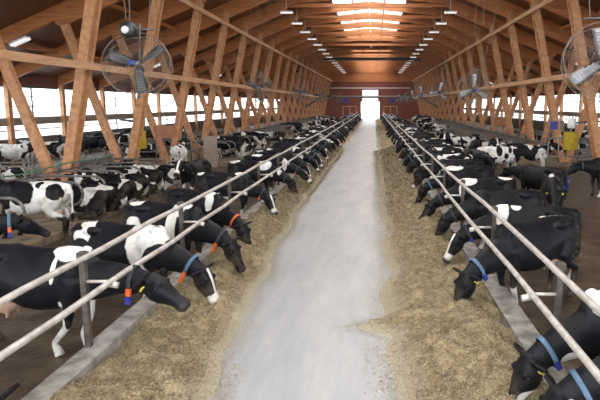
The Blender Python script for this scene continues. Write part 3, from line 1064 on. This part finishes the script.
def neck_curve(p):
    lying = p.get('lying')
    dz = -0.50 if lying else 0.0
    poll, d, side, up = head_frame(p)
    p0 = Vector((1.50, 0, (1.04 if poll.z < 1.1 and not lying else 1.10) + dz))
    p3 = poll - up * 0.02 + d * 0.03
    L = (p3 - p0).length
    rise = (p3 - p0).normalized()
    t0 = (rise * 0.85 + Vector((1, 0, 0.0)) * (0.35 if poll.z < 1.1 else 0.6)).normalized()
    t3 = (rise * 0.75 + d * 0.5).normalized()
    return p0, p0 + t0 * L * 0.35, p3 - t3 * L * 0.35, p3
def neck_dims(t):
    w = np.interp(t, [0, 0.25, 0.5, 0.75, 1], [0.21, 0.18, 0.145, 0.12, 0.105])
    hu = np.interp(t, [0, 0.25, 0.5, 0.75, 1], [0.27, 0.225, 0.19, 0.16, 0.12])
    hd = np.interp(t, [0, 0.25, 0.5, 0.75, 1], [0.36, 0.30, 0.24, 0.19, 0.16])
    return float(w), float(hu), float(hd)
def build_pose(pose):
    p = POSES[pose]
    lying = p.get('lying', False)
    dz = -0.50 if lying else 0.0
    wide = 1.1 if lying else 1.0
    b = MB()
    b.loft([ring(Vector((x, 0, (zt * 0.5 + zb * 0.5) + dz)), Vector((1, 0, 0)), w * wide, (zt - zb) / 2, (zt - zb) / 2, n=28, py=0.78, pz=0.9, ridge=0.42) for x, zt, zb, w in TORSO])
    poll, d, side, up = head_frame(p)
    nc = neck_curve(p)
    b.loft([ring(bez(*nc, t), bezd(*nc, t), *neck_dims(t), ridge=0.3) for t in [i / 9 for i in range(10)]])
    b.loft([ring(poll + d * s, d, w, hu, hd, n=20, py=0.75, pz=0.85, ridge=0.12) for s, w, hu, hd in HEAD])
    # brow, ears, nostril pads
    for s in (-1, 1):
        b.ellip(poll + d * 0.14 + side * (0.108 * s) + up * 0.06, (0.06, 0.04, 0.045))
        b.ellip(poll + d * 0.55 + side * (0.055 * s) + up * 0.02, (0.04, 0.035, 0.035))
        base = poll - d * 0.01 + side * (0.09 * s) + up * 0.03
        tip = base + side * (0.24 * s) - d * 0.02 - up * 0.01
        mid = (base + tip) / 2
        b.loft([[q + (d * math.cos(a) * 0.024 + up * math.sin(a) * hgt) for a in [2 * math.pi * k / 10 for k in range(10)]]
                for q, hgt in ((base, 0.035), (base * 0.7 + tip * 0.3, 0.065), (mid, 0.078), (base * 0.2 + tip * 0.8, 0.058), (tip, 0.02))])
    for s in (-1, 1):
        # hook and pin bones, shoulder blade, thigh
        b.ellip((0.46, 0.20 * s, 1.325 + dz), (0.17, 0.075, 0.07))
        b.ellip((0.04, 0.10 * s, 1.27 + dz), (0.07, 0.06, 0.08))
        b.ellip((1.44, 0.175 * s, 1.10 + dz), (0.17, 0.095, 0.30), (0, 0.25, 0))
        b.ellip((0.24, 0.20 * s, 1.03 + dz), (0.22, 0.11, 0.30), (0, -0.3, 0))
        if not lying:
            fx = p['fx'][0 if s < 0 else 1]
            hx = p['hx'][0 if s < 0 else 1]
            ex = 1.48
            kx = (ex + fx) / 2 + 0.05
            y = 0.165 * s
            b.tube([(1.52, y, 1.05), (ex, y, 0.86), (ex + (kx - ex) * 0.6, y, 0.64), (kx, y * 0.96, 0.47), (kx * 0.9 + fx * 0.1, y * 0.96, 0.40), (fx - 0.02, y * 0.95, 0.16), (fx + 0.0, y * 0.95, 0.10)],
                   [0.13, 0.115, 0.078, 0.060, 0.052, 0.040, 0.046], 12)
            b.tube([(fx - 0.01, y * 0.95, 0.13), (fx + 0.03, y * 0.95, 0.05), (fx + 0.045, y * 0.95, 0.0)], [0.045, 0.056, 0.066], 12)
            y = 0.185 * s
            b.tube([(0.28, y, 1.02), (0.40, y * 1.05, 0.80), (0.28, y, 0.64), (hx - 0.06, y, 0.52), (hx - 0.05, y, 0.44), (hx + 0.0, y, 0.16), (hx + 0.01, y, 0.10)],
                   [0.17, 0.145, 0.098, 0.066, 0.055, 0.043, 0.048], 12)
            b.tube([(hx, y, 0.13), (hx + 0.045, y, 0.05), (hx + 0.06, y, 0.0)], [0.046, 0.056, 0.066], 12)
        else:
            y = 0.20 * s
            b.tube([(1.46, y, 0.45), (1.52, y * 1.1, 0.24), (1.80, y * 1.0, 0.10)], [0.14, 0.11, 0.065], 10)
            b.tube([(1.80, y * 1.0, 0.09), (1.60, y * 1.25, 0.065), (1.46, y * 1.3, 0.06)], [0.062, 0.048, 0.055], 10)
            y = 0.30 * s
            b.ellip((0.36, y, 0.32), (0.33, 0.15, 0.26))
            b.tube([(0.55, y * 1.2, 0.22), (0.26, y * 1.45, 0.10), (0.62, y * 1.5, 0.065), (0.76, y * 1.48, 0.06)], [0.13, 0.075, 0.05, 0.06], 10)
    if not lying:
        b.ellip((0.40, 0, 0.66), (0.24, 0.19, 0.16))
        for sx in (0.30, 0.50):
            for s in (-1, 1):
                b.tube([(sx, 0.09 * s, 0.56), (sx, 0.09 * s, 0.46)], [0.032, 0.024], 8)
        b.tube([(0.03, 0, 1.36), (-0.06, 0, 1.30), (-0.10, 0.0, 1.05), (-0.10, 0.01, 0.75), (-0.09, 0.02, 0.62), (-0.08, 0.02, 0.42)], [0.045, 0.036, 0.028, 0.026, 0.05, 0.028], 8)
        b.ellip((1.62, 0, 0.86), (0.10, 0.10, 0.17), (0, -0.4, 0))
    else:
        b.tube([(0.03, 0, 0.86), (-0.07, 0.02, 0.78), (-0.10, 0.06, 0.45), (-0.05, 0.18, 0.12)], [0.045, 0.034, 0.028, 0.04], 8)
    me = b.mesh('cow_raw')
    o = bpy.data.objects.new('cow_raw', me)
    COL.objects.link(o)
    r = o.modifiers.new('r', 'REMESH')
    r.mode = 'VOXEL'
    r.voxel_size = 0.021
    sm = o.modifiers.new('s', 'SMOOTH')
    sm.factor = 0.5
    sm.iterations = 3
    dg = bpy.context.evaluated_depsgraph_get()
    out = bpy.data.meshes.new_from_object(o.evaluated_get(dg))
    bpy.data.objects.remove(o)
    bpy.data.meshes.remove(me)
    out.name = 'cow_' + pose
    nv = len(out.vertices)
    co = np.empty(nv * 3, np.float32)
    out.vertices.foreach_get('co', co)
    co = co.reshape(-1, 3)
    co[:, 2] = np.maximum(co[:, 2], 0.0)
    out.vertices.foreach_set('co', co.ravel())
    rel = co - np.array(poll)
    hs, hy, hu_ = rel @ np.array(d), rel @ np.array(side), rel @ np.array(up)
    ishead = (hs > -0.12) & (np.abs(hy) < 0.20) & (np.abs(hu_) < 0.22)
    nose = smoothstep(0.50, 0.56, hs) * (np.abs(hy) < 0.16) * (np.abs(hu_) < 0.16)
    bl = np.where(ishead & (hu_ > -0.02), 1 - np.abs(hy) / (0.052 + 0.04 * np.clip(0.2 - np.abs(hs - 0.1), 0, 1)), -1.0)
    bl = np.where(ishead & (hs > -0.02), np.maximum(bl, np.where(hs > 0.40, 0.6, -1)), -1.0)
    blaze = np.clip(bl, -0.1, 1.0) * 1.3 + 0.0
    x, y, z = co[:, 0], co[:, 1], co[:, 2]
    base = np.full(nv, -0.34)
    if not lying:
        base += smoothstep(0.52, 0.30, z) * 0.85 + smoothstep(0.72, 0.60, z) * 0.25
    else:
        base += 0.14
    base = np.where(ishead, -0.75, base)
    base = np.where((~ishead) & (x > 1.8), base - 0.25, base)
    pink = np.zeros(nv)
    dirt = np.zeros(nv)
    if not lying:
        ud = ((x - 0.40) / 0.25) ** 2 + (y / 0.20) ** 2 + ((z - 0.62) / 0.20) ** 2
        pink = smoothstep(1.25, 0.9, ud) * (z < 0.72)
        dirt = smoothstep(0.75, 0.25, z) + smoothstep(0.55, 0.0, x) * 0.6 * smoothstep(1.3, 0.9, z)
    else:
        dirt = smoothstep(0.45, 0.1, z) + smoothstep(0.5, 0.0, x) * 0.5
    for nme, arr in (('bias', base), ('blaze', blaze), ('muzzle', nose), ('pink', pink), ('dirt', np.clip(dirt, 0, 1))):
        a = out.attributes.new(nme, 'FLOAT', 'POINT')
        a.data.foreach_set('value', np.asarray(arr, np.float32))
    out.polygons.foreach_set('use_smooth', [True] * len(out.polygons))
    out.materials.clear()
    out.materials.append(M['coat'])
    return out
MESH = {k: build_pose(k) for k in POSES}

def coat_mesh(pose, blobs, head=None):
    """own coat for one cow: white blobs (x, y, z, rx, ry, rz) on black, or black blobs on white when rx < 0"""
    me = MESH[pose].copy()
    nv = len(me.vertices)
    co = np.empty(nv * 3, np.float32)
    me.vertices.foreach_get('co', co)
    co = co.reshape(-1, 3)
    f = np.full(nv, -0.6)
    for (cx, cy, cz, rx, ry, rz) in blobs:
        q = np.sqrt(((co[:, 0] - cx) / abs(rx)) ** 2 + ((co[:, 1] - cy) / ry) ** 2 + ((co[:, 2] - cz) / rz) ** 2)
        if rx > 0:
            f = np.maximum(f, np.clip(0.9 * (1 - q), -0.6, 0.6))
        else:
            f = np.minimum(f, np.clip(0.9 * (q - 1), -0.6, 0.6))
    me.attributes['bias'].data.foreach_set('value', f.astype(np.float32))
    return me

def strap_mesh(pose, t, wid=0.028, name='collar'):
    nc = neck_curve(POSES[pose])
    c, d = bez(*nc, t), bezd(*nc, t).normalized()
    w, hu, hd = neck_dims(t)
    r1 = [ring(c - d * wid, d, w + 0.012, hu + 0.012, hd + 0.012, n=26, ridge=0.3), ring(c - d * wid, d, w + 0.024, hu + 0.024, hd + 0.024, n=26, ridge=0.3),
          ring(c + d * wid, d, w + 0.022, hu + 0.022, hd + 0.022, n=26, ridge=0.3), ring(c + d * wid, d, w + 0.010, hu + 0.010, hd + 0.010, n=26, ridge=0.3)]
    m = MB()
    n = 26
    for r in r1:
        m.v.extend(tuple(q) for q in r)
    for i in range(4):
        for k in range(n):
            a, e = i * n, ((i + 1) % 4) * n
            m.f.append((a + k, a + (k + 1) % n, e + (k + 1) % n, e + k))
    side = Vector((0, 0, 1)).cross(d).normalized()
    up = d.cross(side)
    return m.mesh(name, True), c, d, side, up, w, hu, hd
STRAP = {p: strap_mesh(p, 0.76) for p in POSES}
def small_box(c, d, side, up, sx, sy, sz):
    m = MB()
    mt = Matrix.Translation(c) @ Matrix((( d.x, side.x, up.x), (d.y, side.y, up.y), (d.z, side.z, up.z))).to_4x4()
    m.box((-sx, -sy, -sz), (sx, sy, sz), mt)
    return m
EYES = {}
for p_ in POSES:
    poll, d, side, up = head_frame(POSES[p_])
    EYES[p_] = []
    for s in (-1, 1):
        me = MB().ellip(poll + d * 0.165 + side * (0.126 * s) + up * 0.03, (0.024, 0.022, 0.022), nu=10, nv=7).mesh('eye', True)
        me.materials.append(M['eye'])
        EYES[p_].append(me)

def dress(o, pose, collar=None, tagcol=None, ear=None):
    """eyes, neck strap with its tag, and ear tags"""
    for me in EYES[pose]:
        link('eye', me, o)
    me, c, d, side, up, w, hu, hd = STRAP[pose]
    if collar:
        m2 = me.copy()
        m2.materials.clear()
        m2.materials.append(M[collar])
        co = link('collar', m2, o)
        tag(co, {'collar_blue': 'pale blue collar', 'collar_dark': 'dark collar', 'tag_orange': 'orange collar'}[collar])
        if tagcol:
            for j, (mt, q) in enumerate(tagcol):
                ss = -1 if q < 0 else 1
                ct = c - up * (hd * 0.75) + side * (ss * (w * 0.85 + 0.02)) - up * (0.11 * j)
                bo = small_box(ct, d, side, up, 0.03, 0.022, 0.05)
                t_ = bo.build('tag', M[mt], co)
    if ear:
        poll, hd_, hs, hu2 = head_frame(POSES[pose])
        for s in ear:
            ct = poll + hd_ * 0.04 + hs * (0.20 * s) - hu2 * 0.03
            bo = small_box(ct, hd_, hs, hu2, 0.007, 0.024, 0.032)
            bo.build('ear_tag', M['tag_yellow'], o)

def cow(pose, x, y, deg, z=0.0, size=1.0, label=None, group=None, mesh=None, seed=None, white=0.0, patch=1.0, blaze=0.0, flip=False):
    o = link('cow', mesh or MESH[pose])
    o.location = (x, y, z)
    o.rotation_euler = (0, 0, RAD(deg))
    o.scale = (size, -size if flip else size, size)
    o['seed'] = float(R.uniform(0, 20) if seed is None else seed)
    o['whiteness'] = float(white)
    o['patchiness'] = float(patch)
    o['blaze'] = float(blaze)
    return tag(o, label, 'cow', group)

def aim(rump, muzzle):
    return math.degrees(math.atan2(muzzle[1] - rump[1], muzzle[0] - rump[0]))
def hero(pose, rump, muzzle, label, blobs=None, collar=None, tagcol=None, ear=None, **kw):
    me = coat_mesh(pose, blobs) if blobs is not None else None
    pt = kw.pop('patch', 0.12 if blobs is not None else 1.0)
    c = cow(pose, rump[0], rump[1], aim(rump, muzzle), label=label, mesh=me, patch=pt, **kw)
    dress(c, pose, collar, tagcol, ear)
    return c

ORANGE_BLUE = lambda s: [('tag_orange', s), ('tag_blue', s)]
LEGS_WHITE = [(1.45, 0, 0.1, 0.35, 0.4, 0.36), (0.15, 0, 0.1, 0.35, 0.4, 0.4)]
# --- left feed row, near end (their right side, local y < 0, faces the camera)
hero('feeding', (-5.9, 4.62), (-3.25, 4.27), 'black cow at the left kerb nearest the camera, only its neck showing', blobs=[(0.3, 0, 1.3, 0.2, 0.3, 0.2)])
hero('reaching', (-5.72, 6.90), (-2.55, 6.65), 'black cow with white withers patch reaching over the left kerb, yellow ear tag', size=1.07,
     blobs=[(1.46, -0.05, 1.44, 0.24, 0.30, 0.17), (1.30, -0.26, 1.22, 0.035, 0.15, 0.22), (1.26, 0, 0.08, 0.35, 0.4, 0.36), (1.34, -0.12, 0.45, 0.055, 0.2, 0.34), (1.42, 0.17, 0.3, 0.2, 0.15, 0.40), (1.55, 0, 0.66, 0.30, 0.2, 0.10), (0.9, 0, 0.52, 0.25, 0.2, 0.10)],
     collar='collar_dark', tagcol=ORANGE_BLUE(-1), ear=(-1,))
hero('feeding', (-5.22, 8.60), (-2.5, 7.95), 'black cow with broad white shoulder band and white blaze feeding at left kerb', blaze=1.0, size=1.03,
     blobs=[(1.45, -0.05, 1.15, 0.36, 0.5, 0.55), (0.30, -0.10, 1.30, 0.20, 0.35, 0.30), (-0.12, -0.10, 1.20, -0.32, 0.25, 0.25), (0.33, -0.34, 1.05, -0.14, 0.14, 0.16), (1.68, -0.15, 0.92, -0.22, 0.3, 0.22)] + LEGS_WHITE,
     collar='collar_blue', tagcol=[('tag_orange', -1), ('tag_orange', -1)])
hero('feeding', (-5.20, 10.45), (-2.4, 9.6), 'black cow with white flank patch and orange collar tag feeding at left kerb', size=1.03,
     blobs=[(0.34, -0.30, 0.98, 0.17, 0.2, 0.20), (0.22, -0.05, 1.42, 0.22, 0.18, 0.08), (1.36, -0.1, 1.44, 0.22, 0.3, 0.10), (1.22, -0.28, 1.15, 0.10, 0.25, 0.42), (1.34, -0.22, 1.36, 0.16, 0.2, 0.14)] + LEGS_WHITE,
     collar='collar_dark', tagcol=[('tag_orange', -1), ('tag_orange', -1)])
hero('feeding', (-5.1, 12.4), (-2.6, 11.0), 'blackish cow with white shoulder flash and orange collar at the left kerb',
     blobs=[(1.40, -0.05, 1.42, 0.18, 0.3, 0.12), (1.55, -0.2, 1.2, 0.08, 0.2, 0.2)] + LEGS_WHITE, collar='tag_orange')
hero('feeding_turned', (-5.45, 15.35), (-3.1, 14.95), 'black cow with white rump spot and pale face feeding at left kerb', blaze=1.0,
     blobs=[(0.12, -0.05, 1.40, 0.16, 0.2, 0.10), (1.36, -0.05, 1.43, 0.14, 0.3, 0.10), (1.0, -0.3, 0.62, 0.3, 0.2, 0.12)] + LEGS_WHITE, collar='collar_dark', tagcol=[('tag_orange', -1)])
hero('feeding', (-5.35, 18.5), (-2.8, 18.0), 'black cow with white withers blanket feeding head down at left kerb',
     blobs=[(1.40, -0.12, 1.30, 0.26, 0.3, 0.22), (0.2, -0.05, 1.42, 0.25, 0.2, 0.10), (1.95, 0.05, 1.05, 0.10, 0.2, 0.25)] + LEGS_WHITE, collar='collar_dark')
hero('feeding_long', (-5.3, 20.7), (-2.75, 20.1), 'black cow with white neck stripe feeding, orange tag, behind the white-blanketed one', blaze=1.0,
     blobs=[(1.75, -0.12, 1.10, 0.13, 0.25, 0.35), (0.5, -0.05, 1.44, 0.3, 0.25, 0.12)] + LEGS_WHITE, collar='collar_dark', tagcol=[('tag_orange', -1)])
# --- right feed row, near end (their left side, local y > 0, faces the camera)
hero('feeding', (4.15, 4.55), (1.9, 4.5), 'black cow with blue collar nearest the camera at the right kerb corner',
     blobs=[(2.3, 0.15, 0.55, 0.10, 0.15, 0.2), (1.5, 0.1, 1.3, 0.2, 0.3, 0.2)], collar='collar_blue')
hero('feeding', (4.0, 5.75), (1.85, 5.2), 'black cow with pale blue collar and white back at right kerb, second from camera',
     blobs=[(1.42, 0.10, 1.40, 0.30, 0.40, 0.27), (2.42, 0.05, 0.30, 0.15, 0.12, 0.14), (1.9, 0.05, 0.75, 0.16, 0.12, 0.10)], collar='collar_blue', tagcol=[('tag_blue', 1)], ear=(1,))
hero('feeding', (3.62, 9.05), (1.55, 7.8), 'large black cow with white hip stripe and blue collar feeding at right kerb', size=1.05,
     blobs=[(0.30, -0.16, 1.44, 0.34, 0.16, 0.10), (1.4, 0.15, 0.1, 0.3, 0.3, 0.4)], collar='collar_blue', tagcol=[('tag_blue', 1)], ear=(1,))
hero('feeding_turned', (4.1, 9.95), (1.75, 10.4), 'black cow with white blaze and white shoulder at the right kerb, dark strap', blaze=1.2, flip=True,
     blobs=[(1.48, 0, 1.25, 0.20, 0.4, 0.40), (1.18, -0.1, 1.42, 0.13, 0.3, 0.1)] + LEGS_WHITE, collar='collar_dark', tagcol=[('tag_blue', -1)])
hero('feeding', (4.1, 12.0), (1.6, 12.0), 'plain dark cow with smooth black back feeding at right kerb', blobs=[(0.9, 0, 0.6, 0.3, 0.3, 0.1)] + LEGS_WHITE, collar='collar_dark')
hero('feeding_long', (4.0, 14.2), (1.3, 13.7), 'black cow with white shoulder saddle feeding at right kerb, head low',
     blobs=[(1.42, 0.1, 1.40, 0.28, 0.35, 0.16), (1.62, 0.18, 1.1, 0.07, 0.15, 0.2), (0.25, 0.0, 1.42, 0.25, 0.2, 0.08)] + LEGS_WHITE, collar='collar_dark')
hero('feeding', (4.0, 16.9), (1.25, 16.5), 'black cow with white-topped neck and chest spot feeding at right kerb',
     blobs=[(1.35, 0.1, 1.42, 0.35, 0.3, 0.14), (2.35, 0.0, 0.55, 0.12, 0.1, 0.12)] + LEGS_WHITE, collar='collar_blue')
hero('feeding_turned', (4.1, 18.9), (1.5, 19.0), 'black and white cow with large blaze feeding past the white-topped one at right', blaze=1.2, white=0.10)
# --- walkway and stall cows
hero('standing', (-7.55, 12.15), (-10.2, 12.4), 'white and black cow standing in a left stall, pink udder towards the walkway', z=0.18, flip=False, patch=0.25,
     blobs=[(0.45, 0.0, 1.0, 0.75, 0.6, 0.6), (1.1, 0, 0.8, 0.5, 0.5, 0.4), (0.20, 0.20, 1.18, -0.20, 0.2, 0.22), (0.62, 0.25, 1.40, -0.14, 0.2, 0.12), (1.0, 0.2, 1.15, -0.30, 0.4, 0.26), (1.55, 0, 1.2, -0.30, 0.5, 0.5)])
hero('head_low', (-9.1, 8.7), (-6.95, 10.1), 'dark cow with blue collar and orange tag on the left walkway behind the feeding cows',
     blobs=[(1.5, -0.15, 1.3, 0.07, 0.2, 0.2), (1.5, 0, 0.2, 0.3, 0.3, 0.3)], collar='collar_blue', tagcol=ORANGE_BLUE(-1))
hero('standing', (-6.55, 19.3), (-6.8, 16.8), 'black cow with white face standing in the left walkway looking at camera', blaze=1.3,
     blobs=[(2.0, 0.05, 1.25, 0.08, 0.1, 0.1), (1.5, 0, 0.3, 0.3, 0.4, 0.5), (1.75, 0, 1.05, 0.12, 0.12, 0.2)])
hero('standing', (-10.0, 25.0), (-10.3, 27.5), 'mostly white cow seen from behind in the left cross passage', white=0.5)
hero('head_low', (5.15, 24.6), (7.7, 24.3), 'white cow with black spotted shoulders standing side-on in the right walkway', flip=False, patch=0.35,
     blobs=[(0.5, 0, 1.0, 1.3, 0.7, 0.9), (0.98, -0.2, 1.15, -0.17, 0.25, 0.30), (1.32, -0.2, 1.0, -0.13, 0.2, 0.16), (1.5, -0.2, 1.25, -0.10, 0.2, 0.15), (1.85, -0.1, 1.2, -0.22, 0.2, 0.25), (1.2, -0.2, 0.75, -0.10, 0.1, 0.12)])
hero('standing', (7.2, 26.0), (9.6, 25.2), 'brownish white and black cow behind the spotted white one at right', white=0.3)
hero('head_low', (10.0, 18.9), (6.8, 18.6), 'black cow with one white foot standing by the right pipe gate', size=1.05,
     blobs=[(1.45, 0.2, 0.05, 0.25, 0.25, 0.22)], collar='collar_dark')
hero('head_low', (5.55, 15.4), (4.75, 12.9), 'dark cow with two yellow ear tags facing the camera behind the right feeding row', blobs=[(0.9, -0.1, 1.43, 0.3, 0.12, 0.06)], ear=(1, -1))
hero('standing', (6.0, 29.6), (5.7, 27.2), 'black cow standing in right walkway facing the camera', blobs=[(0.2, 0, 1.3, 0.3, 0.3, 0.2)])
hero('standing', (5.6, 35.5), (4.6, 33.3), 'white and black cow facing the camera far down the right walkway', white=0.35, blaze=1)
hero('head_low', (4.6, 23.5), (5.0, 21.2), 'grey-black cow turned towards the camera in the right walkway', blobs=[(1.5, 0, 0.3, 0.3, 0.4, 0.4)], ear=(1,))

hero('standing', (7.3, 30.6), (6.9, 28.2), 'black cow with white face facing the camera beside the right stalls', blaze=1.3, blobs=[(1.6, 0, 0.8, 0.3, 0.4, 0.5)])
hero('standing', (5.0, 31.5), (7.3, 33.2), 'white and black cow side-on in the right walkway beyond the spotted one', white=0.4)
hero('head_low', (6.15, 16.0), (4.75, 18.1), 'black cow standing just behind the cow with two yellow ear tags', blobs=[(0.5, 0, 0.5, 0.2, 0.2, 0.1)])
# --- the rest of both feed rows
cnt = {'left': 8, 'right': 8}
for w in ('left', 'right'):
    y = 22.3 if w == 'left' else 21.0
    while y < 108:
        cnt[w] += 1
        pose = R.choice(['feeding', 'feeding', 'feeding_turned', 'feeding_long'])
        dark = R.random() < 0.45
        off = R.uniform(-0.15, 0.15)
        tilt = R.uniform(6, 16)
        if w == 'left':
            x, dg_ = -5.36 + off, -tilt
        else:
            x, dg_ = 4.08 + off, 180 + tilt
        c = cow(pose, x, y + 0.4, dg_, size=R.uniform(0.96, 1.04), white=(R.uniform(-0.14, 0.0) if dark else R.uniform(0.04, 0.26)), patch=1.15, blaze=R.choice([0, 0.2, 1.2]), flip=R.random() < 0.5,
                label='%s cow feeding at the %s kerb, %s in the row from the camera' % ('mostly black' if dark else 'black and white', w, nth(cnt[w])),
                group='cows feeding along the %s kerb' % w)
        if y < 45:
            dress(c, pose, R.choice(['collar_blue', 'collar_dark', 'collar_dark']), R.choice([None, [('tag_orange', -1)], [('tag_blue', 1)]]))
        y += R.uniform(1.08, 1.36)

# --- cows in the stalls
hero('standing', (-19.9, 26.0), (-17.6, 26.3), 'mostly white cow standing side-on by the left windows', white=0.6)
for w, s in (('left', -1), ('right', 1)):
    kl = ks = 0
    for ya, yb in BLOCKS[s]:
        y = ya + 1.2
        while y < min(yb - 0.6, 92):
            yc = y
            y += 1.2
            full = 0.92 if yc < 21 else ((0.75 if yc < 38 else 0.05 if yc < 62 else 0.5) if w == 'left' else (0.3 if yc < 32 else 0.05 if yc < 58 else 0.5))
            if yc < 9 or R.random() > full:
                continue
            if (w == 'left' and yc < 13.7) or (w == 'right' and 13 < yc < 21):
                continue
            white, bz, fl = R.uniform(0.08, 0.42), R.choice([0, 1.2]), R.random() < 0.5
            deg = (180 if s < 0 else 0) + R.uniform(-5, 5)
            if R.random() < 0.28:
                ks += 1
                c = cow('head_low', CX + s * (7.3 + R.uniform(0, 0.3)), yc, deg, z=0.18, size=0.98, white=white, patch=1.2, blaze=bz, flip=fl,
                        label='black and white cow standing in the %s inner stalls, %s standing one from the camera' % (w, nth(ks)), group='cows standing in the inner stalls')
                continue
            kl += 1
            pose = R.choice(['lying', 'lying_turned'])
            c = cow(pose, CX + s * (7.25 + R.uniform(0, 0.35)), yc, deg, z=0.18, size=1.02, white=white, patch=1.2, blaze=bz, flip=fl,
                    label='black and white cow lying in the %s inner stalls, %s from the camera' % (w, nth(kl)), group='cows lying in the inner stalls')
            if yc < 30:
                dress(c, pose, None, None, (1,))
    k = 0
    for ya, yb in ((13.4, 20.0), (28.6, 46))[0 if s < 0 else 1:]:
        y = ya
        while y < yb:
            yc = y
            y += 1.2
            if R.random() < 0.42:
                continue
            k += 1
            pose = 'lying'
            cow(pose, CX + s * 14.55, yc, 0 + R.uniform(-5, 5) if s < 0 else 180 + R.uniform(-5, 5), z=0.18, size=1.0, white=R.uniform(0.0, 0.4), patch=1.2, blaze=1, flip=R.random() < 0.5,
                label='black and white cow lying behind the %s V posts, %s from the camera' % (w, nth(k)), group='cows lying behind the V posts')
    k = 0
    for y in [21 + 2.4 * j for j in range(12)]:
        if s < 0 and 24.5 < y < 27.5:
            continue
        k += 1
        cow('standing', CX + s * 17.2, y + R.uniform(-0.2, 0.2), (180 if s < 0 else 0) + R.uniform(-25, 25), size=0.98, white=R.uniform(-0.05, 0.45), patch=1.2, blaze=1, flip=R.random() < 0.5,
            label='cow standing along the %s windows, %s from the camera' % (w, nth(k)), group='cows standing along the windows')
# cows idling on the walkways further down
for w, s in (('left', -1), ('right', 1)):
    for k, y in enumerate((60, 64, 68, 73, 79) if w == 'left' else (38, 44, 49.5, 56, 63, 69)):
        cow(R.choice(['standing', 'head_low', 'standing']), CX + s * R.uniform(6.2, 6.5), y, # along the walkway
             R.choice([90, -90]) + R.uniform(-14, 14), size=R.uniform(0.95, 1.03), white=R.uniform(-0.1, 0.35), patch=1.2, blaze=R.choice([0, 1]),
            label='cow standing idle on the %s walkway, %s such one beyond the cross passage' % (w, nth(k + 1)), group='cows idling on the walkways')
